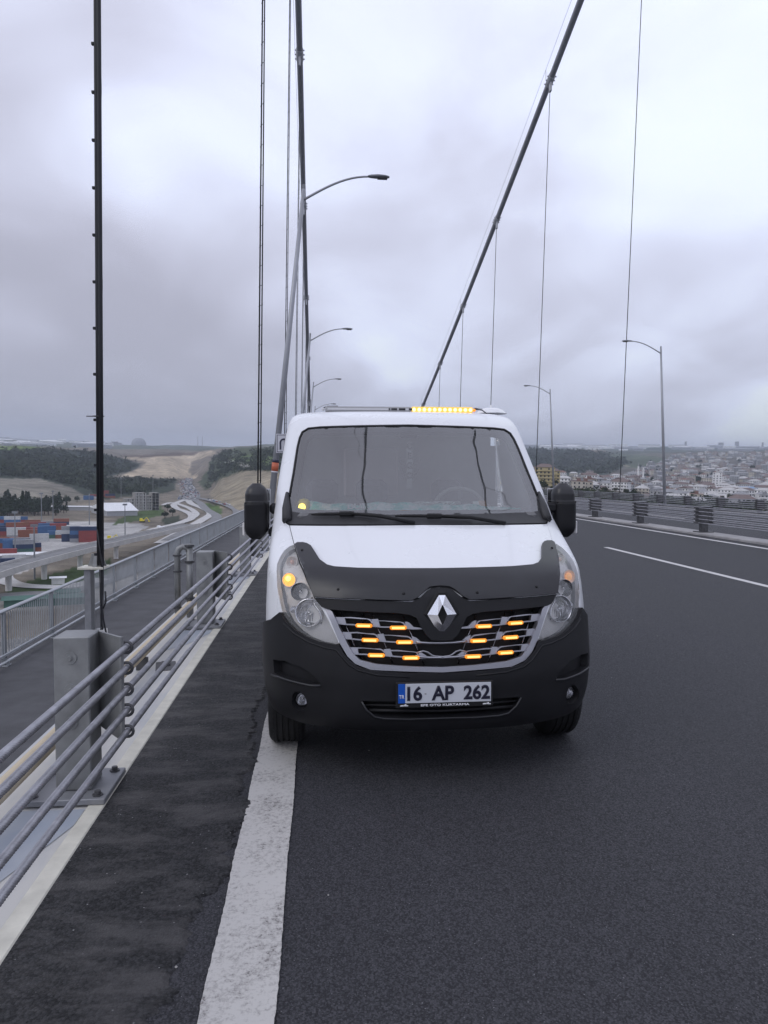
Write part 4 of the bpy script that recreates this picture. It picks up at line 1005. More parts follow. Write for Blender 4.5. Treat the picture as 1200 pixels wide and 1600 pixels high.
def seat(x0, x1, name='seat'):
    r0 = empty(name, ((x0+x1)/2, 2.1, .46)); r0.parent = van; w_ = (x1-x0)/2
    b = MB(); b.box(-w_, w_, -.30, .22, .18, .40, 0, .06); b.build('cushion', 'seat_fabric', r0)
    b = MB(); b.box(-w_, w_, .16, .36, .36, 1.02, 0, .07); b.build('backrest', 'seat_fabric', r0)
    for cx_ in ([0] if w_ < .33 else [-w_*.5, w_*.5]):
        b = MB(); b.box(cx_-.14, cx_+.14, .20, .33, 1.06, 1.28, 0, .05); b.build('headrest', 'seat_fabric', r0)
    b = MB(); b.box(-w_*.8, w_*.8, -.2, .2, 0, .18); b.build('seat_base', 'interior', r0)
seat(-.88, -.02); seat(.14, .72)
b = MB(); b.tube([(.40+.20*math.cos(a_), 1.60+.06*math.sin(a_), 1.50+.17*math.sin(a_)) for a_ in np.linspace(0, 2*math.pi, 24, endpoint=False)], .016, 8, closed=True)
b.tube([(.21, 1.6, 1.5), (.59, 1.6, 1.5)], .02, 6); b.tube([(.40, 1.5, 1.42), (.40, 1.6, 1.5)], .06, 8); b.build('steering_wheel', 'head_liner', van, True)
b = MB(); b.box(-.47, .02, REAR-.2, REAR-.12, 1.58, 2.02, 0, .02); b.build('rear_panel', 'pinkish_panel', van)
b = MB(); b.box(-.07, .07, 1.60, 1.63, 2.06, 2.13, 0, .012); b.tube([(0, 1.63, 2.11), (0, 1.72, 2.18)], .012, 6); b.build('rear_view_mirror', 'deep_black', van)
# recovery bed behind the cab
b = MB(); b.box(-1.0, 1.0, REAR+.06, 6.3, .78, .90, 0, .02); bed = b.build('recovery_bed', 'steel_plate', van)
b = MB(); b.box(-.9, .9, REAR+.07, REAR+.13, .9, 1.55, 0, .02); b.build('headboard', 'steel_galv', bed)
for x0 in (-.5, .42):
    b = MB(); b.box(x0, x0+.08, 1.0, 6.1, .50, .74); b.build('chassis_rail', 'deep_black', van)
b = MB(); b.box(-.75, .75, .22, 2.6, .31, .37); b.build('undertray', 'deep_black', van)
# wheels
def wheel(x, y):
    r0 = empty('wheel', (x, y, 0.338)); r0.parent = van
    pr = [(.215, -.10), (.27, -.113), (.310, -.112), (.328, -.100), (.336, -.085)]
    for c_ in (-.055, -.018, .018, .055): pr += [(.338, c_-.012), (.338, c_-.006), (.329, c_-.005), (.329, c_+.005), (.338, c_+.006), (.338, c_+.012)]
    pr += [(.336, .085), (.328, .100), (.310, .112), (.27, .113), (.215, .10)]
    b = MB(); b.lathe(pr, (0, 0, 0), 'x', 60); ty = b.build('tyre', 'rubber', r0); auto_smooth(ty, 40)
    tb = MB()
    for k_ in range(60):
        a_ = 2*math.pi*k_/60
        for xo in (-.100, .078):
            v = []
            for (dx_, rr, da) in ((0, .322, 0), (.022, .341, 0), (.022, .341, .055), (0, .322, .055), (0, .30, 0), (.022, .32, 0), (.022, .32, .055), (0, .30, .055)):
                X_ = xo+dx_ if xo < 0 else xo+.022-dx_
                v.append((X_, rr*math.cos(a_+da), rr*math.sin(a_+da)))
            tb.add(v, [(0, 1, 2, 3), (0, 4, 5, 1), (3, 2, 6, 7), (1, 5, 6, 2), (0, 3, 7, 4)])
    tb.build('tread', 'rubber', ty)
    b = MB(); b.lathe([(.215, -.095), (.20, -.06), (.20, .06), (.215, .095)], (0, 0, 0), 'x', 30); b.lathe([(.20, -.05 if x < 0 else .05), (.12, -.06 if x < 0 else .06), (.05, -.085 if x < 0 else .085), (0.0, -.085 if x < 0 else .085)], (0, 0, 0), 'x', 30); b.build('rim', 'bar_grey', r0, True)
for x in (-.905, .905): wheel(x, .86)
for x in (-.905, .905): wheel(x, 5.2)
# ---- door mirrors
def mirror(mm):
    r0 = empty('door_mirror', (mm*1.0, 1.36, 1.45)); r0.parent = van
    def blob(name, x0, x1, z0, z1, y0, y1, m, e_top, e_bot, bulge=1.0):
        V, F = [], []; nz, na = 15, 22
        for i in range(nz):
            t = i/(nz-1); z = z0+(z1-z0)*t
            sh = 1.0
            if t < .5: sh = (1-(1-min(1, t/max(1e-3, e_bot)))**2.4)**.5 if t < e_bot else 1
            else: sh = (1-(1-min(1, (1-t)/max(1e-3, e_top)))**2.4)**.5 if 1-t < e_top else 1
            sh = max(.45, sh) if i not in (0, nz-1) else max(.38, sh)
            if (t < .5 and e_bot < .05) or (t >= .5 and e_top < .05): sh = 1.0
            xc, hw = (x0+x1)/2, (x1-x0)/2*sh; yc, hd = (y0+y1)/2, (y1-y0)/2*sh
            for k in range(na):
                a_ = 2*math.pi*k/na; ca, sa = math.cos(a_), math.sin(a_)
                V.append((mm*(xc+hw*math.copysign(abs(ca)**.62, ca)), yc+hd*math.copysign(abs(sa)**.75, sa), z))
        for i in range(nz-1):
            for k in range(na): F.append((i*na+k, i*na+(k+1) % na, (i+1)*na+(k+1) % na, (i+1)*na+k))
        F += [tuple(range(na)), tuple(range((nz-1)*na, nz*na))]
        o_ = obj(name, V, F, m, r0, True); return o_
    blob('mirror_cap', .062, .228, .125, .262, -.075, .09, 'guard_plastic', .75, .02)
    blob('mirror_body', .065, .235, -.145, .122, -.085, .09, 'black_plastic', .02, .38)
    b = MB(); b.box(min(mm*.075, mm*.225), max(mm*.075, mm*.225), -.070, .07, .116, .128, 0, .004); b.build('mirror_seam', 'deep_black', r0)
    b = MB(); b.box(min(mm*-.03, mm*.05), max(mm*-.03, mm*.09), -.06, .05, .040, .118, 0, .02); b.build('upper_arm', 'black_plastic', r0)
    b = MB(); b.box(min(mm*-.03, mm*.06), max(mm*-.03, mm*.10), -.06, .05, -.125, -.055, 0, .02); b.build('lower_arm', 'black_plastic', r0)
    b = MB(); b.box(min(mm*-.04, mm*-.012), max(mm*-.04, mm*-.012), -.055, .055, -.115, .12, 0, .02); b.build('arm_root', 'black_plastic', r0)
    b = MB(); b.box(min(mm*.225, mm*.245), max(mm*.225, mm*.245), -.04, .05, -.12, -.02, 0, .01); b.build('repeater', 'lamp_housing', r0)
    b = MB(); b.box(min(mm*.05, mm*.215), max(mm*.05, mm*.215), .088, .094, -.10, .22, 0, .003); b.build('mirror_glass', 'chrome', r0)
for mm in (-1, 1): mirror(mm)
# ---- roof light bar, aerial
lb0 = at_y(508, 640, 6.30); lb1 = at_y(738, 640.5, 6.30)
bar_ = empty('light_bar', (0, 0, 0)); bar_.parent = van; bz = float((lb0[2]+lb1[2])/2); x0, x1 = float(lb0[0])-VX, float(lb1[0])-VX; by = 6.30-VY
bar_.location = ((x0+x1)/2, by, bz-.03); hw = (x1-x0)/2
def barp(xa, xb, m, nm, z0=-.023, z1=.023, par=None, yy=(-.03, .03)):
    b = MB(); b.box(xa, xb, yy[0], yy[1], .03+z0, .03+z1, 0, .008); return b.build(nm, m, par or bar_)
barp(-hw, hw*.16, 'bar_grey', 'dark_half'); lit = barp(hw*.16+.001, hw, 'amber_bar', 'lit_half', -.025, .025)
barp(-hw+.02, hw*.15, 'bar_clear', 'clear_cover', -.008, .009, None, (-.034, -.0305))
for k in range(9):
    x = -hw*.15+k*hw*.034*1.0
    if k not in (3, 7): barp(x, x+.014+.008*(k % 3), 'seam', 'lettering_block', -.007, .009, None, (-.0355, -.0342))
nl = 12
for k in range(nl):
    x = hw*.16+(hw-hw*.16)*(k+.5)/nl
    b = MB(); b.lathe([(0, -.0385), (.012, -.037), (.0155, -.031)], (x, 0, .03), 'y', 12); b.build('led', 'bar_led', lit, True)
for xe, m_ in ((-hw-.03, 'bar_clear'), (hw+.001, 'amber_lens')):
    b = MB(); b.box(xe, xe+.029, -.022, .022, .016, .044, 0, .012); b.build('end_cap', m_, bar_)
for x in (-hw*.55, -hw*.45, hw*.55, hw*.62):
    b = MB(); b.tube([(x, 0, .012), (x+(.03 if abs(x) > hw*.5 else 0), .01, -.045)], .007, 6); b.build('bar_foot', 'deep_black', bar_)
b = MB(); b.tube([(hw+.02, 0, .04), (hw+.09, .02, .035), (hw+.16, .05, -.01), (hw+.18, .06, -.05)], .005, 6); b.build('supply_cable', 'deep_black', bar_, True)
b = MB(); b.tube([(-hw-.02, 0, .04), (-hw+.02, 0, .055), (-hw+.11, 0, .056)], .004, 6); b.build('supply_cable', 'deep_black', bar_, True)
pod = at_y(765, 648, 6.5)
b = MB(); b.lathe([(.0, .055), (.06, .05), (.11, .03), (.14, 0)], (float(pod[0])-VX, 6.45-VY, 2.318), 'z', 20); b.lathe([(.012, .05), (.010, .075), (0, .08)], (float(pod[0])-VX, 6.45-VY, 2.318), 'z', 8); b.build('aerial_base', 'white_paint', van, True)

# ---------------------------------------------------------------- things lying behind the windscreen
def inw(px, py, y): p = at_y(px, py, y); return p
DZ = 1.515
# teal and white scarf along the dash
def scarf():
    V, F = [], []; n, m = 64, 7; r_ = random.Random(4)
    for i in range(n+1):
        t = i/n; x = VX-.82+1.60*t
        yc_ = VY+1.16-.16*(2*t-1)**2*-.6
        for j in range(m+1):
            s_ = j/m; V.append((x+r_.uniform(-.004, .004), yc_+(s_-.5)*.11+r_.uniform(-.005, .005), DZ+.006+.048*math.sin(math.pi*s_)**.7*(1-.75*max(0, t-.55)/.45)*(1+.35*math.sin(t*31)*math.sin(t*13+1))+r_.uniform(0, .004)))
    for i in range(n):
        for j in range(m): F.append((i*(m+1)+j, i*(m+1)+j+1, (i+1)*(m+1)+j+1, (i+1)*(m+1)+j))
    return obj('scarf', V, F, 'teal_cloth', None, True)
sc = tag(scarf(), 'crumpled teal and white scarf lying along the van dashboard', 'scarf')
text_mesh('lettering', 'BUR', .055, 'white_text', sc, (VX-.42, VY+1.095, DZ+.036), (R(70), 0, 0), 1.5, .002)
b = MB(); b.lathe([(0, 0), (.045, .0), (.052, .03), (.046, .065), (.028, .085), (0, .09)], (0, 0, 0), 'z', 18)
beacon = b.build('beacon', 'yellow_toy', None, True); beacon.location = (VX-.80, VY+1.22, DZ)
b = MB(); b.lathe([(0, -.03), (.02, -.02), (.026, 0), (.02, .02), (0, .03)], (-.012, -.046, .03), 'y', 12); b.build('lens', 'blinker_core', beacon, True)
b = MB(); b.box(.03, .075, -.02, .03, .0, .05, 0, .008); b.build('clear_cup', 'paper', beacon)
tag(beacon, 'small yellow beacon at the left end of the dashboard', 'beacon')
b = MB(); b.box(-.06, .06, -.04, .04, 0, .055, 0, .02); ob = b.build('orange_pouch', 'orange_box'); ob.location = (VX-.07, VY+1.27, DZ-.0); ob.rotation_euler = (.1, 0, .3); tag(ob, 'small orange pouch on the dashboard left of the white cord', 'pouch')
b = MB(); r_ = random.Random(9)
pts_ = []
for i in range(150):
    a_ = i*.55; rr = .04+.05*r_.random(); cx_ = -.07 if i < 80 else .10
    pts_.append((cx_+rr*1.6*math.cos(a_), rr*.6*math.sin(a_), .010+.055*r_.random()))
b.tube(pts_, .0035, 4); cord = b.build('white_cord', 'white_cord', None, True); cord.location = (VX+.10, VY+1.24, DZ+.0); tag(cord, 'tangled white cord heaped on the dashboard', 'cord')
b = MB(); b.box(-.05, -.005, -.002, .002, 0, .06); b.box(-.004, .05, -.002, .002, 0, .066, 1); cardo = b.build('permit_card', ['paper', 'paper_orange']); cardo.location = (VX+.475, VY+1.20, DZ+.012); cardo.rotation_euler = (-.5, 0, .12); tag(cardo, 'white and orange card propped behind the windscreen on the right', 'card')
# pendant with letters hanging from the mirror
pn = empty('pendant', (VX+.005, VY+1.60, 2.07), 'hanging pendant with vertical letters and white wings under the van mirror', 'pendant')
b = MB(); b.box(-.022, .022, 0, .003, -.40, -.04, 0, .001); b.build('ribbon', 'bar_grey', pn)
for i, ch in enumerate('CEGO'):
    text_mesh('letter', ch, .062, 'deep_black', pn, (0, -.003, -.075-.075*i), (R(90), 0, 0), 1, .003)
for i, (w_, z_) in enumerate(((.085, -.17), (.075, -.24), (.055, -.30))):
    for s_ in (-1, 1):
        b = MB(); b.add([(s_*.024, 0, z_), (s_*w_, 0, z_), (s_*(w_-.018), 0, z_-.036), (s_*.034, 0, z_-.048)], [(0, 1, 2, 3), (3, 2, 1, 0)]); b.build('wing', 'white_text', pn)
# ================================================================== THE LAND BELOW AND BEYOND
def yh(px): return 719+.0217*(px-600)
def elev(px, py):
    d = ray(px, py); v = np.dot(d, GUP); return v/np.linalg.norm(d-GUP*v)
H0 = -61.0
# ground profiles read along some picture columns: (distance in m, picture row); flat quay level in front
PROF = {
 -120: [(820, 786), (1250, 745), (1900, 705), (2300, 698), (3500, 699), (6500, 686), (9000, 687)],
 0:   [(830, 786), (1250, 745), (1900, 705), (2300, 698), (3500, 699), (6500, 687), (9000, 688)],
 60:  [(960, 776), (1300, 745), (2000, 703), (2400, 700), (3600, 699), (6500, 690), (9000, 691)],
 130: [(1020, 776), (1150, 764), (2100, 706), (2600, 704), (3800, 700), (6500, 693), (9000, 693)],
 200: [(1060, 774), (1300, 758), (1600, 743), (2100, 722), (2500, 713), (3800, 703), (6500, 696), (9000, 697)],
 260: [(1100, 774), (1400, 757), (1700, 744), (2200, 716), (2700, 709), (3800, 704), (6500, 697), (9000, 698)],
 300: [(1130, 774), (1500, 760), (1950, 746), (2250, 722), (2700, 710), (3800, 704), (6500, 697), (9000, 698)],
 330: [(1000, 783), (1350, 764), (1750, 748), (2000, 722), (2400, 707), (3800, 704), (6500, 698), (9000, 699)],
 350: [(880, 794), (1050, 770), (1350, 742), (1700, 714), (2100, 704), (3800, 703), (6500, 699), (9000, 700)],
 390: [(800, 801), (900, 782), (1050, 756), (1350, 722), (1700, 702), (2300, 703), (6500, 699), (9000, 700)],
 440: [(760, 806), (860, 780), (1000, 752), (1300, 715), (1650, 698), (2300, 701), (6500, 699), (9000, 700)],
 640: [(700, 812), (900, 790), (1200, 770), (2000, 740), (3200, 716), (6500, 700), (9000, 701)],
 820: [(380, 800), (470, 774), (560, 762), (900, 741), (1600, 741), (2300, 738), (3300, 704), (4500, 703), (7000, 697), (9000, 698)],
 900: [(380, 800), (500, 774), (640, 762), (950, 749), (1600, 744), (2300, 738), (3300, 705), (4500, 704), (7000, 697), (9000, 698)],
 960: [(380, 806), (560, 778), (800, 764), (1300, 752), (2000, 738), (2800, 720), (3500, 708), (4500, 705), (7000, 698), (9000, 699)],
 1030: [(380, 812), (600, 786), (900, 772), (1400, 756), (2000, 738), (2800, 717), (3500, 707), (4500, 706), (7000, 698), (9000, 699)],
 1120: [(380, 816), (600, 790), (900, 775), (1400, 757), (2000, 738), (2700, 720), (3300, 706), (4500, 707), (7000, 700), (9000, 701)],
 1200: [(380, 820), (600, 792), (900, 777), (1400, 758), (2000, 739), (2700, 719), (3300, 706), (4500, 708), (7000, 702), (9000, 703)],
 1330: [(380, 824), (600, 795), (900, 779), (1400, 760), (2000, 740), (2700, 720), (3300, 706), (4500, 708), (7000, 702), (9000, 703)]}
PK = sorted(PROF)
RR = np.concatenate([[30, 120, 200, 236], np.geomspace(242, 9000, 190), [11500]])
def prof_h(px, rr):
    pr = PROF[px]; rs = [p[0] for p in pr]; hs = [p[0]*elev(px, p[1]) for p in pr]
    out_ = np.interp(np.log(rr), np.log(rs), hs)
    flat = H0 if px < 600 else hs[0]-8
    k = np.clip((np.log(rr)-np.log(rs[0]*.93))/(np.log(rs[0])-np.log(rs[0]*.93)), 0, 1)
    out_ = np.where(rr < rs[0], flat+(hs[0]-flat)*k, out_)
    shore = np.clip((rr-242)/18.0, 0, 1); out_ = np.where(rr < 262, -70+(out_+70)*shore, out_)
    far = rr > 9000; out_ = np.where(far, hs[-1]*.6, out_); return out_
PH = {p: prof_h(p, RR) for p in PK}
from mathutils import noise as mnoise
def fbm(x, y, s, o=4): return mnoise.fractal(Vector((x/s, y/s, 1.3)), 1.0, 2.0, o)
cols = list(np.arange(-120, 1331, 3.5))
def colour_zones():
    Z = []
    def z(c, *p): Z.append((c, list(p)))
    z((.40, .39, .385), (-150, 811), (60, 806), (120, 806), (215, 812), (230, 818), (185, 832), (130, 848), (0, 884), (-150, 915))
    z((.062, .095, .035), (2, 900), (60, 885), (140, 868), (172, 862), (165, 905), (90, 912), (50, 913), (15, 908))
    z((.20, .185, .155), (-150, 742), (0, 741), (60, 744), (110, 757), (130, 768), (128, 779), (60, 786), (-150, 796))
    z((.034, .045, .033), (-150, 706), (0, 706), (60, 702), (130, 704), (180, 714), (222, 724), (205, 737), (160, 745), (165, 772), (132, 769), (110, 757), (60, 744), (-150, 742))
    z((.13, .19, .055), (-150, 698), (0, 698), (60, 699), (74, 702), (40, 705.5), (-150, 707))
    z((.44, .365, .275), (188, 743), (205, 738), (232, 722), (192, 715), (250, 713), (300, 711), (330, 704), (347, 715), (325, 735), (305, 748), (240, 746))
    z((.19, .165, .14), (300, 722), (340, 708), (335, 730), (312, 744), (296, 740))
    z((.035, .046, .030), (150, 748), (240, 747), (278, 749), (272, 764), (230, 772), (150, 776))
    z((.12, .085, .065), (188, 712), (260, 709), (320, 706), (300, 712), (200, 715))
    z((.28, .24, .175), (343, 748), (370, 738), (400, 735), (445, 738), (445, 800), (385, 797), (345, 792), (328, 772))
    z((.06, .075, .04), (333, 714), (352, 705), (380, 698), (445, 699), (445, 738), (400, 735), (370, 738), (345, 747), (322, 765), (310, 752), (325, 735))
    z((.10, .14, .05), (352, 716), (380, 712), (445, 712), (445, 722), (400, 730), (360, 728))
    z((.34, .33, .31), (346, 718), (358, 718), (398, 727), (396, 730), (356, 725))
    z((.075, .12, .035), (303, 787), (322, 784), (345, 789), (352, 796), (344, 805), (334, 803), (318, 795))
    z((.065, .10, .035), (205, 796), (252, 787), (256, 800), (215, 808), (172, 813), (185, 804))
    z((.05, .06, .04), (250, 806), (280, 802), (283, 811), (255, 816))
    z((.33, .31, .29), (-60, 912), (30, 914), (95, 917), (160, 906), (240, 880), (300, 850), (340, 835), (345, 842), (250, 890), (150, 925), (90, 930), (-60, 934))
    # right bank
    z((.042, .058, .045), (815, 702), (880, 702), (945, 708), (985, 722), (975, 732), (940, 744), (880, 744), (815, 742))
    z((.075, .095, .06), (940, 707), (1000, 712), (1040, 716), (1030, 726), (985, 732), (960, 720))
    z((.30, .27, .21), (905, 715), (915, 715), (960, 723), (985, 728), (983, 730), (950, 725))
    z((.28, .22, .18), (920, 704), (945, 704), (948, 709), (930, 711), (922, 708))
    z((.05, .055, .035), (815, 768), (900, 766), (1000, 772), (1060, 786), (1110, 800), (1110, 830), (815, 830))
    z((.04, .06, .045), (1010, 700), (1200, 700), (1340, 702), (1340, 711), (1200, 709), (1090, 704), (1010, 705))
    return Z
ZONES = colour_zones()
P_all = []; C_all = []; pys = []
dirs = []
for c in cols: dirs.append(hdir(ray(c, 722)))
def interp_prof(c):
    i = max(0, min(len(PK)-2, int(np.searchsorted(PK, c)-1))); a_, b_ = PK[i], PK[i+1]; t = min(1, max(0, (c-a_)/(b_-a_))); t = t*t*(3-2*t)
    return PH[a_]*(1-t)+PH[b_]*t
verts = []; colr = []
colinfo = [(c, d, interp_prof(c)) for c, d in zip(cols, dirs)]
# close the circle behind the camera with coarse columns
e1, e2 = dirs[0], dirs[-1]
az0 = math.atan2(e1[0], e1[1]); az1 = math.atan2(e2[0], e2[1])
for k in range(1, 25):
    a_ = az1+(2*math.pi-(az1-az0))*k/25; d = np.array([math.sin(a_), math.cos(a_), 0]); d = hdir(d)
    t = k/25; t = t*t*(3-2*t); colinfo.append((None, d, PH[PK[-1]]*(1-t)+PH[PK[0]]*t))
nr = len(RR); HG = np.zeros((len(colinfo), nr))
for i, (c, d, h) in enumerate(colinfo):
    for j, rr in enumerate(RR):
        p = C+d*rr; hh = h[j]
        if rr > 700 and rr < 9000:
            amp = min(14, (rr-700)*.007)*(1.0 if c is None or c < 600 else .7)
            hh += amp*fbm(p[0], p[1], 260, 4)*(.4 if hh < -55 else 1)
        HG[i, j] = hh; verts.append(tuple(p+GUP*hh))
for i, (c, d, h) in enumerate(colinfo):
    cx = c if c is not None else -140
    # picture rows of the vertices of this column
    sl = HG[i]/RR; base = yh(cx)
    py = base - sl*FPX
    jx = np.array([fbm(C[0]+d[0]*r_, C[1]+d[1]*r_, 90+r_*.03, 5) for r_ in RR])
    X = np.full(nr, float(cx))+jx*5.0; Y = py+jx*1.6
    col = np.tile(np.array([.19, .165, .135]), (nr, 1)) if cx < 600 else np.tile(np.array([.125, .115, .10]), (nr, 1))
    hi = RR > 3300; col[hi] = np.array([.10, .115, .085]) if cx < 600 else np.array([.085, .10, .085])
    for (zc, poly) in ZONES:
        m_ = inside(X, Y, poly); col[m_] = zc
    col[RR > 9000] = (.10, .115, .09); col[RR < 262] = (.16, .15, .14)
    n_ = np.array([fbm(C[0]+d[0]*r_+500, C[1]+d[1]*r_, 40+r_*.02, 4) for r_ in RR]); col = col*(1+.38*n_)[:, None]
    colr.append(col)
nc = len(colinfo); faces = []
for i in range(nc):
    k = (i+1) % nc
    for j in range(nr-1): faces.append((i*nr+j, k*nr+j, k*nr+j+1, i*nr+j+1))
verts.append(tuple(C+GUP*-70.0))
for i in range(nc): faces.append((len(verts)-1, ((i+1) % nc)*nr, i*nr))
tm = bpy.data.materials.new('land'); tm.use_nodes = True; t = tm.node_tree; bs = t.nodes['Principled BSDF']; bs.inputs['Roughness'].default_value = .95; bs.inputs['Specular IOR Level'].default_value = .15
at_ = nn(t, 'ShaderNodeAttribute', attribute_name='cover'); tcn = nn(t, 'ShaderNodeTexCoord')
nz = nn(t, 'ShaderNodeTexNoise'); nz.inputs['Scale'].default_value = .05; nz.inputs['Detail'].default_value = 7; nz.inputs['Roughness'].default_value = .65; t.links.new(tcn.outputs['Object'], nz.inputs['Vector'])
rp = nn(t, 'ShaderNodeValToRGB'); t.links.new(nz.outputs['Fac'], rp.inputs[0]); rp.color_ramp.elements[0].position = .3; rp.color_ramp.elements[0].color = (.55, .55, .55, 1); rp.color_ramp.elements[1].position = .7; rp.color_ramp.elements[1].color = (1.35, 1.35, 1.3, 1)
mm_ = nn(t, 'ShaderNodeMix', data_type='RGBA', blend_type='MULTIPLY'); mm_.inputs['Factor'].default_value = 1; t.links.new(at_.outputs['Color'], mm_.inputs['A']); t.links.new(rp.outputs[0], mm_.inputs['B']); t.links.new(mm_.outputs['Result'], bs.inputs['Base Color'])
bp = nn(t, 'ShaderNodeBump'); bp.inputs['Strength'].default_value = .8; bp.inputs['Distance'].default_value = 3.0; t.links.new(nz.outputs['Fac'], bp.inputs['Height']); t.links.new(bp.outputs[0], bs.inputs['Normal'])
M['land'] = tm
terrain = struct(obj('terrain', verts, faces, 'land', None, True))
cl = terrain.data.color_attributes.new('cover', 'FLOAT_COLOR', 'POINT')
ca = np.ones((len(verts), 4)); ca[:-1, :3] = np.clip(np.concatenate(colr), 0, 1); cl.data.foreach_set('color', ca.ravel())
def ground_h(c, rr): return float(np.interp(rr, RR, HG[int(np.clip(round((c-cols[0])/3.5), 0, len(cols)-1))]))
def gpos(px, rr, dh=0.0): d = hdir(ray(px, 722)); return C+d*rr+GUP*(ground_h(px, rr)+dh)
def gpix(px, py):
    """point where the view ray of a picture point first meets the ground"""
    c = int(np.clip(round((px-cols[0])/3.5), 0, len(cols)-1)); e = elev(px, py); g = HG[c]-RR*e
    d = hdir(ray(px, 722))
    for j in range(3, nr-1):
        if g[j] < 0 <= g[j+1]:
            rr = RR[j]+(RR[j+1]-RR[j])*(-g[j])/(g[j+1]-g[j]); return C+d*rr+GUP*(rr*e), rr
    return None, None
# water of the bay below the bridge
wt = bpy.data.materials.new('water'); wt.use_nodes = True; t = wt.node_tree; bs = t.nodes['Principled BSDF']; bs.inputs['Base Color'].default_value = (.07, .09, .10, 1); bs.inputs['Roughness'].default_value = .12
tcn = nn(t, 'ShaderNodeTexCoord'); nz = nn(t, 'ShaderNodeTexNoise'); nz.inputs['Scale'].default_value = .35; nz.inputs['Detail'].default_value = 5; t.links.new(tcn.outputs['Object'], nz.inputs['Vector'])
bp = nn(t, 'ShaderNodeBump'); bp.inputs['Strength'].default_value = .5; bp.inputs['Distance'].default_value = .5; t.links.new(nz.outputs['Fac'], bp.inputs['Height']); t.links.new(bp.outputs[0], bs.inputs['Normal']); M['water'] = wt
N_ = 72; ex = hdir(np.array([1.0, 0, 0])); ey = np.cross(GUP, ex); wc = C+GUP*-64.0
struct(obj('water', [tuple(wc+(ex*math.cos(a_)+ey*math.sin(a_))*258) for a_ in np.linspace(0, 2*math.pi, N_, endpoint=False)], [tuple(range(N_))], 'water'))
def place(o, p, heading=0.0, s=1.0):
    o.matrix_world = Matrix.Translation(Vector(p)) @ GROT.to_4x4() @ Matrix.Rotation(heading, 4, 'Z') @ Matrix.Diagonal((s, s, s, 1)); return o
# rock armour along the shore
mat('rock', (.30, .29, .275), .95, var=.35, vscale=.4)
rk = MB(); r_ = random.Random(8)
for i in range(2600):
    px = r_.uniform(-70, 125); rr = r_.uniform(243, 263); d = hdir(ray(px, 722)); h = -70+9*min(1, (rr-242)/18.0)
    if h < -65.2: continue
    p = C+d*rr+GUP*(h+.2); s_ = r_.uniform(.5, 1.15)
    v = []
    for (a0, b0, c0) in ((1, 0, 0), (-1, 0, 0), (0, 1, 0), (0, -1, 0), (0, 0, 1), (0, 0, -1)): v.append(p+np.array([a0, b0, c0])*s_*r_.uniform(.6, 1.2)+np.array([r_.uniform(-.3, .3)]*3))
    rk.add(v, [(0, 2, 4), (2, 1, 4), (1, 3, 4), (3, 0, 4), (2, 0, 5), (1, 2, 5), (3, 1, 5), (0, 3, 5)])
o = rk.build('rock_armour', 'rock'); o['kind'] = 'stuff'; tag(o, 'grey rock armour along the water below the railing', 'rocks')

# ---------------------------------------------------------------- plant material and trees
def foliage(name, c1, c2):
    mat(name, c1, .9, col2=c2, vscale=.35, spec=.1); return name
foliage('scrub', (.022, .032, .018), (.05, .062, .032)); foliage('tree_dark', (.018, .03, .018), (.045, .062, .03)); foliage('tree_olive', (.035, .042, .022), (.07, .075, .04))
mat('bark', (.07, .055, .04), .9)
sb = MB(); r_ = random.Random(15)
def tuft(b, p, s, r_, n=9, mi=0):
    for _ in range(n):
        c_ = p+np.array([r_.gauss(0, .5), r_.gauss(0, .5), 0])*s+GUP*(abs(r_.gauss(.35, .3)))*s
        a_, b2 = np.array([r_.uniform(-1, 1), r_.uniform(-1, 1), r_.uniform(-.6, 1)]), np.array([r_.uniform(-1, 1), r_.uniform(-1, 1), r_.uniform(-.6, 1)])
        b.add([c_-a_*s*.4, c_+a_*s*.4, c_+b2*s*.5], [(0, 1, 2)], mi)
scrub_polys = [(2600, [(-40, 708), (60, 703), (130, 706), (180, 716), (218, 725), (200, 736), (160, 744), (165, 770), (60, 746), (-40, 743)], (5, 11)),
               (700, [(150, 749), (240, 748), (276, 751), (230, 771), (150, 774)], (4, 8)),
               (900, [(333, 714), (352, 705), (440, 700), (440, 736), (400, 735), (370, 738), (345, 747), (322, 765)], (4, 8)),
               (900, [(815, 770), (900, 768), (1000, 774), (1060, 786), (1110, 800), (815, 800)], (2.0, 4.5)),
               (1500, [(815, 704), (880, 704), (945, 710), (985, 722), (940, 742), (815, 740)], (9, 18)),
               (700, [(1010, 790), (1090, 780), (1200, 778), (1200, 800), (1010, 800)], (2.5, 5))]
for n_, poly, (s0, s1) in scrub_polys:
    xs = [p[0] for p in poly]; ys = [p[1] for p in poly]; k = 0; tries = 0
    while k < n_ and tries < n_*8:
        tries += 1; x, y = r_.uniform(min(xs), max(xs)), r_.uniform(min(ys), max(ys))
        if not inside(np.array([x]), np.array([y]), poly)[0]: continue
        if fbm(x*7, y*25, 90, 3) < -.12: continue
        p, rr = gpix(x, y)
        if p is None: continue
        tuft(sb, p, r_.uniform(s0, s1), r_, 8); k += 1
o = sb.build('hill_scrub', 'scrub'); o['kind'] = 'stuff'; tag(o, 'dark green scrub covering the hillsides', 'scrub')
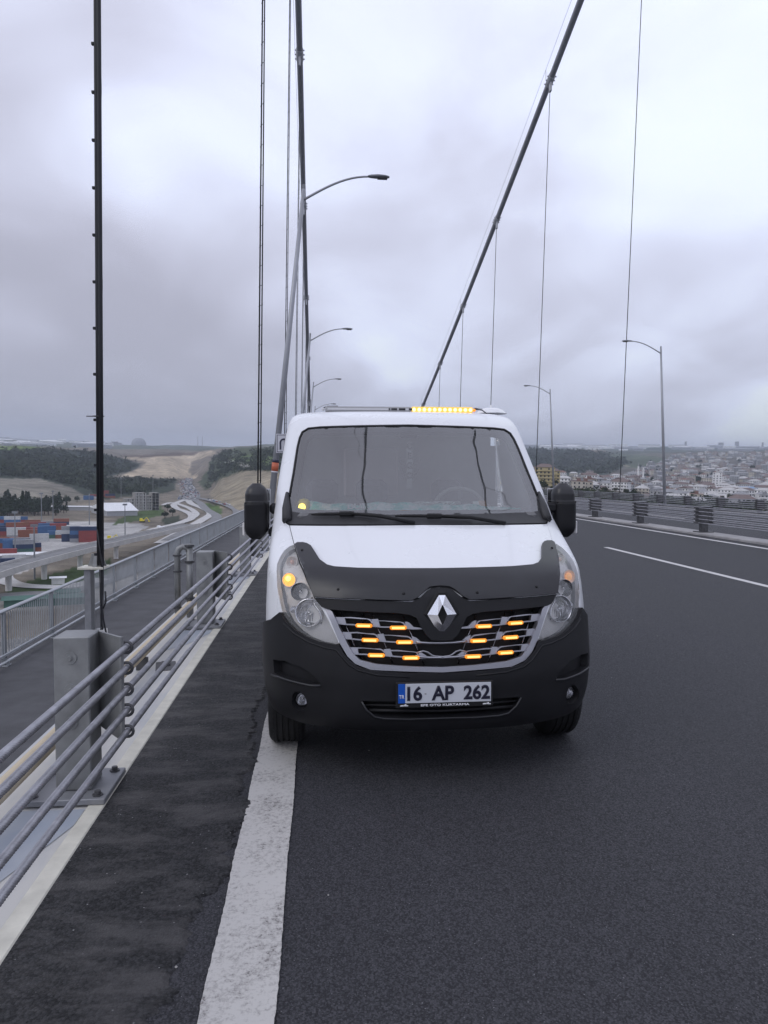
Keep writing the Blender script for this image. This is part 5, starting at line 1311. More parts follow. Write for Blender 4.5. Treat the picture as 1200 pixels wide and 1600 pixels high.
def tree_proto(kind):
    r2 = random.Random(kind*7+1); root = empty('tree', (0, 0, -500))
    b = MB(); b.tube([(0, 0, 0), (.1, 0, 2.0), (.05, .1, 4.2)], [.32, .22, .1], 6)
    for k in range(4): a_ = k*1.6; b.tube([(.08, .05, 2.0+k*.4), (1.2*math.cos(a_), 1.2*math.sin(a_), 3.6+k*.4)], [.12, .05], 5)
    b.build('trunk', 'bark', root)
    c = MB(); n = 260
    for i in range(n):
        if kind == 0:  # conifer
            h = r2.uniform(.08, 1); rad = 2.1*(1-h)**.8+.15; a_ = r2.uniform(0, 6.28); q_ = rad*math.sqrt(r2.uniform(.2, 1)); p = np.array([q_*math.cos(a_), q_*math.sin(a_), 1.2+h*8])
        else:
            lob = [(0, 0, 4.6, 2.4), (1.4, .5, 3.9, 1.7), (-1.3, .7, 4.0, 1.8), (.2, -1.4, 3.8, 1.6)][r2.randrange(4)]
            v_ = np.array([r2.gauss(0, 1), r2.gauss(0, 1), r2.gauss(0, 1)]); v_ /= np.linalg.norm(v_); p = np.array(lob[:3])+v_*lob[3]*r2.uniform(.55, 1.05)*np.array([1, 1, .8])
        s_ = r2.uniform(.35, .75); a0 = np.array([r2.gauss(0, 1) for _ in range(3)]); b0 = np.array([r2.gauss(0, 1) for _ in range(3)])
        a0 *= s_/np.linalg.norm(a0); b0 *= s_/np.linalg.norm(b0); c.add([p-a0, p-b0*.6, p+a0, p+b0], [(0, 1, 2, 3)])
    c.build('crown', ['tree_dark', 'tree_olive', 'tree_dark'][kind], root); return root
TP = [tree_proto(0), tree_proto(1), tree_proto(2)]; tused = [False]*3
def tree(kind, px, py, s, lab, grp):
    p, rr = gpix(px, py)
    if p is None: return
    o = TP[kind] if not tused[kind] else copy_tree(TP[kind]); tused[kind] = True
    place(o, p, random.uniform(0, 6), s); tag(o, lab, 'tree', grp)
r_ = random.Random(31)
for i in range(85):
    px = r_.uniform(-8, 104); py = 803+r_.uniform(-12, 7)-(px*.05); kd = 0 if r_.random() < .35 else 2; tree(kd, px, py, r_.uniform(1.0, 1.9), 'dark %s tree in the belt behind the container yard' % ('pointed' if kd == 0 else 'rounded'), '%s trees behind the container yard' % ('pointed' if kd == 0 else 'rounded'))
for i, (px, py) in enumerate([(105, 786), (120, 785), (205, 772), (262, 798), (270, 806), (258, 811), (216, 768)]):
    tree(2, px, py, 1.2, ['dark tree left of the pale shed behind the thick hanger', 'dark tree beside the pale shed near the thick hanger', 'dark tree behind the unfinished building', 'bushy tree right of the unfinished building', 'bushy tree on the bank by the dirt road', 'low tree on the green bank above the viaduct', 'tree on the slope behind the unfinished building'][i], 'single trees near the port')
for i in range(60):
    px = r_.uniform(838, 1195); py = r_.uniform(756, 792); kd = 1 if r_.random() < .6 else 2; tree(kd, px, py, r_.uniform(.6, 1.15), '%s green tree among the nearer houses beyond the far barrier' % ('olive' if kd == 1 else 'dark'), '%s trees among the houses' % ('olive' if kd == 1 else 'dark'))
for i in range(50):
    px = r_.uniform(990, 1195); py = r_.uniform(722, 756); tree(2, px, py, r_.uniform(1.2, 2.4), 'dark tree between the houses of the hillside town', 'trees in the hillside town')

# ---------------------------------------------------------------- the town on the right bank
WALLS = [('wall_white', (.76, .75, .74)), ('wall_cream', (.52, .48, .41)), ('wall_grey', (.38, .38, .39)), ('wall_pink', (.40, .335, .315)), ('wall_yellow', (.46, .39, .22)), ('wall_blue', (.36, .38, .42))]
for n_, c_ in WALLS: mat(n_, c_, .9, var=.10, vscale=.3)
ROOFS = [('roof_tile', (.21, .125, .10)), ('roof_grey', (.27, .27, .28)), ('roof_brown', (.17, .13, .12)), ('roof_pale', (.48, .47, .46))]
for n_, c_ in ROOFS: mat(n_, c_, .9, var=.15, vscale=.5)
mat('pane', (.035, .04, .05), .15)
def house_parts(w, d, floors, roof, r2):
    """wall box, window panes set into reveals, roof; all in metres"""
    W, Wi, Rf = MB(), MB(), MB(); h = floors*3.0; x, y = w/2, d/2
    W.box(-x, x, -y, y, -6, h)
    for fl in range(floors):
        z0 = fl*3+.9
        for (ax, L, o_) in (('x', w, -y), ('x', w, y), ('y', d, -x), ('y', d, x)):
            n = max(2, int(L/3.0))
            for k in range(n):
                if r2.random() < .08: continue
                c_ = -L/2+L*(k+.5)/n; e_ = .65; s_ = math.copysign(.05, o_)
                if ax == 'x': Wi.box(c_-e_, c_+e_, min(o_, o_+s_), max(o_, o_+s_), z0, z0+1.4)
                else: Wi.box(min(o_, o_+s_), max(o_, o_+s_), c_-e_, c_+e_, z0, z0+1.4)
        if fl and roof != 2 and floors > 1: W.box(-x*.8, x*.8, -y-1.1, -y, fl*3-.15, fl*3+.9 if r2.random() < .5 else fl*3+.05)
    if roof == 0:   # hipped
        e_ = .6; hh = min(w, d)*.22; q_ = min(w, d)*.35
        Rf.add([(-x-e_, -y-e_, h), (x+e_, -y-e_, h), (x+e_, y+e_, h), (-x-e_, y+e_, h), (-x+q_, 0, h+hh), (x-q_, 0, h+hh)], [(0, 1, 5, 4), (2, 3, 4, 5), (1, 2, 5), (3, 0, 4), (3, 2, 1, 0)])
    elif roof == 1: # gable
        e_ = .5; hh = d*.25
        Rf.add([(-x-e_, -y-e_, h), (x+e_, -y-e_, h), (x+e_, y+e_, h), (-x-e_, y+e_, h), (-x-e_, 0, h+hh), (x+e_, 0, h+hh)], [(0, 1, 5, 4), (2, 3, 4, 5), (1, 2, 5), (3, 0, 4), (3, 2, 1, 0)])
    else:           # flat with parapet and stair head
        Rf.box(-x-.2, x+.2, -y-.2, y+.2, h, h+.35); Rf.box(-1.5, 1.5, -1.5, 1.5, h+.35, h+2.6)
    return W, Wi, Rf
def near_house(px, py, w, d, floors, roof, wm, rm, lab, hd=None, dist=None):
    p, rr = gpix(px, py)
    if dist: p = gpos(px, dist)
    if p is None: return
    r2 = random.Random(int(px*7+py)); root = empty('house', p, lab, 'house', 'nearer houses beyond the far barrier'); W, Wi, Rf = house_parts(w, d, floors, roof, r2)
    wl = W.build('wall', wm, root); Wi.build('windows', 'pane', wl); Rf.build('roof', rm, root)
    az = math.atan2(p[0], p[1]); place(root, p, (-az if hd is None else hd)); return root
near_house(845, 757, 13, 12, 5, 2, 'wall_pink', 'roof_brown', 'pink apartment block with brown roof at the left end of the town')
near_house(852, 758, 16, 13, 5, 0, 'wall_yellow', 'roof_brown', 'tall yellow apartment block right beside the van roof pillar')
near_house(864, 757, 13, 12, 4, 0, 'wall_yellow', 'roof_brown', 'lower ochre block with brown roof beside the tall yellow block')
near_house(880, 757, 15, 10, 2, 0, 'wall_white', 'roof_pale', 'white two storey villa below the yellow block')
near_house(876, 744, 18, 12, 2, 0, 'wall_white', 'roof_tile', 'white house with red hip roof behind the white villa')
near_house(897, 744, 17, 13, 2, 0, 'wall_cream', 'roof_pale', 'cream house with pale hip roof in the middle of the row')
near_house(908, 750, 15, 12, 2, 2, 'wall_white', 'roof_pale', 'white flat roofed house with blue neighbour')
near_house(922, 745, 15, 13, 4, 2, 'wall_pink', 'roof_grey', 'brown flat roofed apartment block left of the hanger')
near_house(921, 755, 14, 11, 2, 2, 'wall_blue', 'roof_pale', 'pale blue house with dark window bands')
near_house(938, 757, 16, 12, 2, 0, 'wall_cream', 'roof_brown', 'cream house with brown hip roof just left of the hanger')
near_house(950, 753, 16, 11, 2, 1, 'wall_white', 'roof_tile', 'white gabled house with tiled roof by the hanger')
near_house(976, 760, 17, 12, 3, 2, 'wall_white', 'roof_pale', 'white three storey block right of the hanger')
near_house(1005, 772, 14, 12, 2, 0, 'wall_cream', 'roof_pale', 'cream house above the bushes left of the lamp post')
near_house(1045, 776, 15, 12, 2, 0, 'wall_white', 'roof_brown', 'white house with brown roof just right of the lamp post')
near_house(1068, 774, 16, 13, 2, 0, 'wall_cream', 'roof_tile', 'cream house with red roof right of the lamp post')
near_house(1090, 788, 17, 12, 1, 0, 'wall_white', 'roof_pale', 'low white house behind the far barrier posts')
near_house(1122, 768, 11, 11, 8, 2, 'wall_white', 'roof_pale', 'white tower block standing out of the town')
near_house(1126, 779, 26, 13, 1, 1, 'wall_white', 'roof_pale', 'long low white hall below the white tower')
near_house(1162, 792, 18, 13, 2, 0, 'wall_grey', 'roof_brown', 'grey house with brown roof low on the right')
near_house(1186, 790, 15, 12, 2, 2, 'wall_white', 'roof_pale', 'white flat house at the right picture edge')
# blue roofed factory halls at the right edge, the long viaduct wall, twin minarets
mat('roof_blue', (.16, .27, .44), .6); mat('hall_wall', (.40, .41, .43), .8)
for k, (px, py) in enumerate([(1160, 775), (1188, 773)]):
    p, rr = gpix(px, py); root = empty('factory_hall', p, ['long factory hall with light blue roof below the town', 'second blue roofed factory hall nearest the right edge'][k], 'factory'); b = MB(); b.box(-22, 22, -12, 12, -4, 6); b.build('wall', 'hall_wall', root)
    b = MB(); b.add([(-23, -13, 6), (23, -13, 6), (23, 13, 6), (-23, 13, 6), (-23, 0, 9), (23, 0, 9)], [(0, 1, 5, 4), (2, 3, 4, 5), (1, 2, 5), (3, 0, 4)]); b.build('roof', 'roof_blue', root); place(root, p, -math.atan2(p[0], p[1]))
for k, px in enumerate((998, 1006)):
    p, rr = gpix(px, 756); root = empty('minaret', p, 'white minaret, %s of the twin pair in the town' % ['left', 'right'][k], 'minaret', 'twin minarets')
    b = MB(); b.lathe([(2, -3), (2, 12), (1.5, 12.5), (1.5, 22), (2.4, 22.5), (2.4, 23.6), (1.3, 23.6), (1.3, 28)], (0, 0, 0), 'z', 10); b.build('shaft', 'wall_white', root)
    b = MB(); b.lathe([(1.4, 28), (0, 35)], (0, 0, 0), 'z', 10); b.build('spire', 'roof_grey', root); place(root, p)
p, rr = gpix(1075, 764); root = empty('retaining_wall', p, 'long pale wall crossing the town left of the white tower', 'wall'); b = MB(); b.box(-42, 42, -1, 1, -3, 4); b.build('face', 'wall_cream', root); b = MB(); b.box(-42.3, 42.3, -1.3, 1.3, 4, 4.6); b.build('coping', 'wall_white', root); place(root, p, -math.atan2(p[0], p[1]))
# town: 230 single houses that show largest, the rest as one mass
protos = []
for k in range(26):
    r2 = random.Random(100+k); w, d = r2.uniform(10, 17), r2.uniform(9, 13); fl = [1, 2, 2, 1, 2, 3][k % 6] if k < 12 else r2.choice([2, 3, 3, 4, 5]); W, Wi, Rf = house_parts(w, d, fl, r2.choice([0, 0, 1, 2, 2]), r2)
    a_ = MB(); wm = WALLS[r2.choice([0, 0, 0, 1, 1, 2, 2, 2, 3, 3, 5])][0]; rm = ROOFS[r2.choice([0, 1, 1, 1, 2, 2, 3, 3])][0]
    a_.add(W.v, W.f, 0); a_.add(Wi.v, Wi.f, 1); a_.add(Rf.v, Rf.f, 2); protos.append((a_, wm, rm))
cand = []
r_ = random.Random(77)
TOWN = [(905, 750), (985, 748), (1000, 733), (1040, 722), (1060, 712), (1110, 708), (1205, 709), (1205, 784), (1150, 786), (1040, 780), (985, 768), (900, 764)]
while len(cand) < 1500:
    x = r_.uniform(900, 1206); y = r_.uniform(707, 786)
    if not inside(np.array([x]), np.array([y]), TOWN)[0]: continue
    if fbm(x*6, y*14, 130, 3) < -.30: continue
    p, rr = gpix(x, y)
    if p is None: continue
    if rr < 1000 and r_.random() > .25+.75*max(0, (rr-500)/500)**2: continue
    cand.append((rr, x, y, p))
cand.sort(key=lambda c: c[0]); sel = []
for c in cand:
    if all((c[3][0]-s[3][0])**2+(c[3][1]-s[3][1])**2 > 15**2 for s in sel[-220:]): sel.append(c)
meshes = []
for a_, wm, rm in protos:
    o = a_.build('town_house', [wm, 'pane', rm]); meshes.append(o.data); bpy.data.objects.remove(o)
mass = [MB()]; names = [w for w, _ in WALLS]+[r for r, _ in ROOFS]+['pane']
for i, (rr, x, y, p) in enumerate(sel):
    k = r_.randrange(12) if rr < 1100 else r_.randrange(12 if r_.random() < .4 else len(protos)); hd = -math.atan2(p[0], p[1])+r_.choice([0, .3, -.4, .8, 1.3])+r_.uniform(-.15, .15)
    if i < 230:
        o = bpy.data.objects.new('town_house', meshes[k]); COL.objects.link(o); place(o, p, hd); wn = protos[k][1][5:]; tag(o, '%s walled house in the crowded town on the far hillside' % wn, 'house', '%s houses of the hillside town' % wn)
    else:
        a_, wm, rm = protos[k]; mx_ = Matrix.Translation(Vector(p)) @ GROT.to_4x4() @ Matrix.Rotation(hd, 4, 'Z')
        v = np.array(a_.v)@np.array(mx_.to_3x3()).T+np.array(p); mp = {0: names.index(wm), 1: len(names)-1, 2: names.index(rm)}
        n0 = len(mass[0].v); mass[0].v += [tuple(q_) for q_ in v]; mass[0].f += [tuple(j+n0 for j in f) for f in a_.f]; mass[0].m += [mp[m_] for m_ in a_.m]
o = mass[0].build('distant_houses', names); o['kind'] = 'stuff'; tag(o, 'mass of small distant houses high on the town hillside', 'houses')
# sheds on the far plateaus along the skyline
mat('shed_white', (.75, .76, .77), .8); mat('shed_grey', (.30, .31, .34), .8)
r_ = random.Random(12)
def shed(px, rr, w, d, h, m_, lab, grp, cat='shed'):
    tn = 'white ' if m_ == 'shed_white' else 'grey '; p = gpos(px, rr); root = empty('industrial_shed', p, lab.replace('@', tn), cat, grp.replace('@', tn)); b = MB(); b.box(-w/2, w/2, -d/2, d/2, -10, h); b.build('wall', m_, root)
    b = MB(); b.add([(-w/2-1, -d/2-1, h), (w/2+1, -d/2-1, h), (w/2+1, d/2+1, h), (-w/2-1, d/2+1, h), (-w/2-1, 0, h+d*.1), (w/2+1, 0, h+d*.1)], [(0, 1, 5, 4), (2, 3, 4, 5), (1, 2, 5), (3, 0, 4)]); b.build('roof', m_ if r_.random() < .5 else 'shed_grey', root); place(root, p, -math.atan2(p[0], p[1])+r_.uniform(-.2, .2))
for i in range(40):
    px = r_.uniform(-5, 185); shed(px, r_.uniform(3300, 6400), r_.uniform(30, 120), r_.uniform(30, 60), r_.uniform(9, 20), 'shed_white' if r_.random() < .65 else 'shed_grey', '@industrial shed on the left skyline plateau', '@sheds on the left plateau')
for i in range(46):
    px = r_.uniform(820, 1190); shed(px, r_.uniform(4300, 6900), r_.uniform(40, 170), r_.uniform(40, 70), r_.uniform(9, 22), 'shed_white' if r_.random() < .7 else 'shed_grey', '@industrial shed on the right skyline plateau', '@sheds on the right plateau')
for k, (px, rr, w) in enumerate([(1125, 6900, 40), (1150, 7000, 30), (1070, 6800, 14), (1190, 6900, 12)]): shed(px, rr, w, 30, 45+12*(k % 2), 'shed_grey', ['grey tower block on the right skyline', 'second grey tower on the right skyline near the edge', 'slim tower above the right skyline', 'slim tower at the far right skyline'][k], 'towers on the right skyline', 'tower')
p = gpos(217, 5200); b = MB(); b.lathe([(48, -8), (48, 22), (40, 42), (22, 56), (0, 60)], (0, 0, 0), 'z', 18); o = b.build('storage_dome', 'shed_grey', None, True); place(o, p); tag(o, 'grey storage dome on the left skyline', 'dome')
for k, px in enumerate((309, 316)):
    p = gpos(px, 5600); b = MB(); b.tube([(0, 0, -5), (0, 0, 75)], [3, 1.6], 6); o = b.build('chimney_stack', 'shed_grey'); place(o, p); tag(o, 'slim chimney on the horizon, %s of two' % ['left', 'right'][k], 'chimney')

# ---------------------------------------------------------------- port on the left
CC = {'red': (.26, .05, .045), 'blue': (.05, .13, .28), 'white': (.52, .53, .53), 'rust': (.24, .085, .05), 'green': (.05, .13, .10), 'grey': (.28, .29, .31), 'navy': (.02, .04, .10)}
for n_, c_ in CC.items(): mat('box_'+n_, c_, .6, var=.15, vscale=.6)
mat('asphalt_far', (.20, .20, .20), .9, var=.2, vscale=.15); mat('concrete_far', (.50, .49, .475), .9, var=.12, vscale=.2); mat('concrete_raw', (.27, .26, .24), .9, var=.2, vscale=.4)
cm = {}
for n_ in CC:
    b = MB(); b.box(-6.05, 6.05, -1.2, 1.2, 0, 2.6)
    for k in range(18):
        x = -5.8+k*.68
        for s_ in (-1, 1): b.box(x, x+.3, min(s_*1.2, s_*1.25), max(s_*1.2, s_*1.25), .15, 2.45)
    for s_ in (-1, 1): b.box(min(s_*6.05, s_*6.1), max(s_*6.05, s_*6.1), -1.1, 1.1, .1, 2.5)
    b.box(-6.08, 6.08, -1.22, 1.22, 2.6, 2.68)
    o = b.build('container', 'box_'+n_); cm[n_] = o.data; bpy.data.objects.remove(o)
r_ = random.Random(3)
occupied = []
def stack(px, py, n, hd, cols_=None):
    p, rr = gpix(px, py)
    if p is None: return
    for k in range(n):
        c_ = cols_[k % len(cols_)] if cols_ else r_.choice(['red', 'blue', 'white', 'rust', 'red', 'blue', 'navy', 'grey', 'green', 'rust'])
        o = bpy.data.objects.new('container', cm[c_]); COL.objects.link(o); q_ = p+GUP*(2.69*k); place(o, q_, hd+r_.uniform(-.02, .02))
        lv = ['on the ground', 'second up in its stack', 'third up in its stack', 'on top of its stack'][min(k, 3)]
        tag(o, '%s shipping container %s in the yard' % (c_ if c_ != 'navy' else 'dark blue', lv), 'container', '%s containers in the yard' % c_)
HDG = .35
for (px, py, n, cs) in [(2, 822, 3, ('blue', 'red', 'blue')), (18, 822, 3, ('navy', 'blue', 'white')), (4, 832, 2, ('red', 'navy')), (22, 833, 3, ('white', 'red', 'rust')), (40, 826, 2, ('red', 'rust')),
    (58, 826, 2, ('rust', 'red')), (72, 828, 2, ('white', 'blue')), (90, 828, 2, ('rust', 'red')), (5, 842, 3, ('rust', 'red', 'navy')), (24, 842, 3, ('grey', 'white', 'white')), (42, 846, 3, ('red', 'rust', 'rust')), (60, 846, 2, ('white', 'white')),
    (72, 839, 3, ('red', 'blue', 'blue')), (88, 841, 2, ('green', 'blue')), (100, 841, 2, ('rust', 'white')), (110, 846, 4, ('navy', 'navy', 'white', 'grey')), (123, 847, 4, ('grey', 'navy', 'blue', 'navy')), (137, 847, 4, ('red', 'red', 'red', 'navy')),
    (2, 862, 3, ('red', 'rust', 'blue')), (20, 864, 3, ('navy', 'blue', 'blue')), (36, 864, 3, ('green', 'navy', 'grey')), (46, 862, 2, ('rust', 'navy')), (6, 872, 2, ('red', 'red')), (20, 874, 1, ('white',)), (2, 880, 1, ('navy',)), (30, 871, 1, ('grey',)),
    (12, 852, 2, ('white', 'rust')), (30, 853, 2, ('blue', 'grey')), (52, 835, 2, ('rust', 'red')), (12, 816, 1, ('white',)), (30, 817, 2, ('red', 'blue')), (50, 817, 1, ('rust',)), (75, 819, 1, ('grey',)), (95, 820, 2, ('navy', 'rust')), (118, 836, 2, ('red', 'white')), (132, 835, 2, ('grey', 'blue')), (60, 836, 2, ('blue', 'red')), (138, 781, 2, ('blue', 'blue')), (148, 779, 2, ('white', 'red')), (162, 776, 3, ('red', 'rust', 'red')), (172, 778, 2, ('rust', 'navy'))]: stack(px, py, n, HDG, cs)
# white roofed warehouse, low hall, quay wall
def hall(px, py, w, d, h, hd, lab, rm='shed_white', wm='hall_wall'):
    p, rr = gpix(px, py); root = empty('warehouse', p, lab, 'warehouse'); b = MB(); b.box(-w/2, w/2, -d/2, d/2, -2, h); b.build('wall', wm, root)
    b = MB(); b.add([(-w/2-1, -d/2-1, h), (w/2+1, -d/2-1, h), (w/2+1, d/2+1, h), (-w/2-1, d/2+1, h), (-w/2-1, 0, h+d*.12), (w/2+1, 0, h+d*.12)], [(0, 1, 5, 4), (2, 3, 4, 5), (1, 2, 5), (3, 0, 4)]); b.build('roof', rm, root); place(root, p, hd)
hall(178, 803, 30, 55, 5, .55, 'long warehouse with white roof right of the thick hanger')
hall(38, 786, 16, 12, 4, 0, 'small white roofed hut on the slope behind the trees')
hall(98, 797, 70, 7, 4, .1, 'long low white building behind the tree belt')
hall(35, 871, 44, 9, 2.0, .33, 'long white covered stack at the front of the container yard')
# unfinished concrete block: slabs, columns, some infill walls and openings
def unfinished():
    p, rr = gpix(222, 797); root = empty('unfinished_building', p, 'unfinished grey concrete building with dark window openings', 'building'); hd = -math.atan2(p[0], p[1])+.25
    for (x0, x1, fl) in ((-19, -9, 4), (-9, 3, 6), (3, 9, 5), (9, 17, 6)):
        for k in range(fl+1):
            b = MB(); b.box(x0, x1-.01, -7, 7, k*3.2-.2-(3 if k == 0 else 0), k*3.2+.15); b.build('floor_slab', 'concrete_raw', root)
        for k in range(fl):
            z0, z1 = k*3.2+.15, (k+1)*3.2-.2
            wide = x1-x0; n = max(2, int(wide/4)); dark = (x0 == 9)
            for j in range(n+1):
                xc = x0+.3+(wide-.6)*j/n
                for yc in (-6.6, 6.6): 
                    b = MB(); b.box(xc-.3, xc+.29, yc-.3, yc+.3, z0, z1); b.build('column', 'concrete_raw', root)
            if not dark:
                for j in range(n):
                    xa = x0+.6+(wide-.6)*j/n; xb = x0+(wide-.6)*(j+1)/n; mid = (xa+xb)/2
                    b = MB(); b.box(xa, mid-.75, -6.7, -6.4, z0, z1); b.box(mid+.75, xb, -6.7, -6.4, z0, z1); b.box(mid-.75, mid+.75, -6.7, -6.4, z0, z0+.9); b.build('infill_wall', 'concrete_far', root)
            b = MB(); b.box(x0+.05, x0+.30, -6.3, 6.3, z0, z1); b.box(x1-.32, x1-.07, -6.3, 6.3, z0, z1); b.box(x0+.3, x1-.33, 6.3, 6.55, z0, z1); b.build('infill_wall', 'concrete_raw', root)
    place(root, p, hd)
unfinished()
# roads on the ground: ribbons laid just over the terrain
def ribbon(name, pxs, width, m, dh=.35, parent=None, fixed_h=None, thick=0.0, side=None):
    C_ = []
    for (x, y) in pxs:
        if fixed_h is not None: C_.append(land_h(x, y, fixed_h))
        else:
            p, rr = gpix(x, y)
            if p is not None: C_.append(p+GUP*dh)
    # smooth
    pts_ = []
    for i in range(len(C_)-1):
        p0, p1, p2, p3 = C_[max(0, i-1)], C_[i], C_[i+1], C_[min(len(C_)-1, i+2)]
        for t in np.linspace(0, 1, 8, endpoint=False): pts_.append(.5*((2*p1)+(-p0+p2)*t+(2*p0-5*p1+4*p2-p3)*t*t+(-p0+3*p1-3*p2+p3)*t**3))
    pts_.append(C_[-1]); L, Rr = [], []
    for i, p in enumerate(pts_):
        d = pts_[min(len(pts_)-1, i+1)]-pts_[max(0, i-1)]; d = d-GUP*np.dot(d, GUP); d /= np.linalg.norm(d)+1e-9; n_ = np.cross(d, GUP); L.append(p-n_*width/2); Rr.append(p+n_*width/2)
    return pts_, L, Rr
def road_strip(name, pxs, width, m, dh=.35):
    pts_, L, Rr = ribbon(name, pxs, width, m, dh); n = len(pts_); o = obj(name, L+Rr, [(i, n+i, n+i+1, i+1) for i in range(n-1)], m); struct(o); return pts_
jam = road_strip('valley_road', [(294, 782), (296, 777), (297, 772), (293, 764), (289, 757), (290, 751), (291, 747.5)], 30, 'asphalt_far', .8)
side1 = road_strip('slip_road', [(296, 776), (318, 780), (345, 787), (362, 793), (372, 800), (368, 812)], 10, 'asphalt_far', .6)
road_strip('dirt_road', [(296, 780), (282, 784), (272, 789), (276, 795), (290, 800), (300, 806), (296, 813), (270, 821), (235, 829)], 8, 'concrete_far', .75)
road_strip('dirt_road', [(300, 780), (312, 786), (322, 796), (338, 806), (334, 815), (310, 824), (285, 834), (262, 846)], 10, 'asphalt_far', .65)
side2 = road_strip('dirt_road', [(250, 850), (290, 828), (318, 812), (330, 803), (318, 795), (300, 788), (294, 782)], 9, 'concrete_far', .6)
side3 = road_strip('dirt_road', [(180, 846), (235, 832), (280, 818), (306, 806), (300, 797), (284, 790), (268, 786), (255, 790)], 7, 'concrete_far', .7)
road_strip('loop_road', [(160, 905), (110, 917), (60, 918), (20, 914), (2, 904), (8, 893), (35, 886)], 9, 'concrete_far', .5)
road_strip('quay_road', [(-60, 938), (30, 930), (95, 926), (170, 905), (240, 876)], 12, 'asphalt_far', .4)
# viaduct over the port
pts_, L, Rr = ribbon('viaduct', [(-60, 910), (0, 890), (50, 876), (100, 863.5), (150, 852), (200, 841), (250, 830), (300, 819)], 12, 'concrete_far', fixed_h=-50.5)
via = empty('viaduct', pts_[0], 'pale concrete viaduct curving past the container yard behind the railing', 'viaduct'); o0 = np.array(via.location); n = len(pts_)
vs = [p-o0 for p in L]+[p-o0 for p in Rr]+[p-o0-GUP*1.6 for p in L]+[p-o0-GUP*1.6 for p in Rr]
obj('deck', vs, [f for i in range(n-1) for f in ((i, n+i, n+i+1, i+1), (2*n+i, 2*n+i+1, 3*n+i+1, 3*n+i), (i, i+1, 2*n+i+1, 2*n+i), (n+i, 3*n+i, 3*n+i+1, n+i+1))], 'asphalt_far', via)
for E in (L, Rr):
    b = MB()
    for i in range(n-1):
        a_, c_ = E[i]-o0, E[i+1]-o0; dd = c_-a_; nn_ = np.cross(dd, GUP); nn_ = nn_/np.linalg.norm(nn_)*.25
        b.add([a_-nn_, c_-nn_, c_-nn_+GUP*1.0, a_-nn_+GUP*1.0, a_+nn_, c_+nn_, c_+nn_+GUP*1.0, a_+nn_+GUP*1.0], [(0, 1, 2, 3), (7, 6, 5, 4), (3, 2, 6, 7), (0, 4, 5, 1)])
        b.add([a_-nn_*1.4-GUP*1.7, c_-nn_*1.4-GUP*1.7, c_-nn_*1.4, a_-nn_*1.4, a_+nn_*1.4-GUP*1.7, c_+nn_*1.4-GUP*1.7, c_+nn_*1.4, a_+nn_*1.4], [(0, 1, 2, 3), (7, 6, 5, 4), (3, 2, 6, 7), (0, 4, 5, 1)])
    b.build('parapet', 'concrete_far', via)
for i in (10, 19, 28, 37):
    p = pts_[i]-o0; b = MB(); gp = -60.9+50.5-1.7
    b.tube([p+GUP*(gp-1.5), p+GUP*-3.6], 1.35, 12); b.tube([p+GUP*-3.6, p+GUP*-2.6], 2.0, 12); b.tube([p+GUP*-2.6, p+GUP*-1.65], 1.5, 12); b.build('pier', 'wall_white', via)
# small gatehouse by the pier, fence hut, green bank of tanks at the water
hall(89, 912, 5.5, 4, 3.0, .3, 'tiny white gatehouse below the viaduct pier', 'shed_white', 'wall_white')
hall(70, 944, 30, 8, 3, .3, 'long green shed at the waterside seen through the railing', 'box_green', 'box_green')
hall(104, 938, 8, 7, 4, .3, 'green box shed at the right end of the waterside shed', 'box_green', 'box_green')
# light masts over the yard
mp_ = MB(); mp_.tube([(0, 0, 0), (0, 0, 26)], [.45, .28], 6); mp_.box(-1.6, 1.6, -.3, .3, 25.4, 26.6); o = mp_.build('light_mast', 'rail_post'); md = o.data; bpy.data.objects.remove(o)
for k, (px, py) in enumerate([(22, 870), (64, 818), (52, 905), (160, 838), (195, 846), (189, 778), (239, 770), (82, 812), (139, 820)]):
    p, rr = gpix(px, py); o = bpy.data.objects.new('light_mast', md); COL.objects.link(o); place(o, p, .2*k)
    tag(o, ['slim light mast at the front of the container yard', 'slim light mast behind the left containers', 'slim light mast in the green loop', 'slim light mast right of the thick hanger', 'slim light mast before the white warehouse wall', 'tall light mast by the far red containers', 'slim light mast behind the unfinished building', 'slim light mast at the tree belt', 'slim light mast just left of the thick hanger'][k], 'light mast', 'light masts of the port')
# white tarpaulins, yellow plant beside the road
for k, (px, py, nm, m_, lab, cat) in enumerate([(258, 826, 'tarpaulin_heap', 'shed_white', 'white tarpaulin heap on the bank beside the dirt road', 'tarpaulin'), (172, 845, 'digger', 'yellow_toy', 'yellow excavator behind the hanger foot', 'digger'), (222, 816, 'digger', 'yellow_toy', 'small yellow digger on the brown strip', 'digger')]):
    p, rr = gpix(px, py); root = empty(nm, p, lab, cat); b = MB(); r2 = random.Random(k)
    if cat == 'tarpaulin':
        for j in range(7): b.box(-7+j*2, -5+j*2, -2.5+r2.random(), 2.5, 0, 1.2+1.6*r2.random(), 0, .5)
        b.build('sheet', m_, root)
    else:
        b.box(-2, 2, -1.4, 1.4, 1.0, 2.2, 0, .2); b.box(-1.9, 0, -1.2, 1.2, 2.2, 3.6, 0, .2); b.build('body', m_, root)
        b = MB(); b.box(-2.3, 2.3, -1.6, -.9, 0, 1.0, 0, .3); b.box(-2.3, 2.3, .9, 1.6, 0, 1.0, 0, .3); b.build('track', 'rubber', root)
        b = MB(); b.tube([(1.5, 0, 2.0), (4.5, 0, 4.6), (7, 0, 1.4)], [.4, .35, .3], 6); b.box(6.4, 7.6, -.6, .6, .6, 1.5, 0, .2); b.build('arm', m_, root)
    place(root, p, -.3)
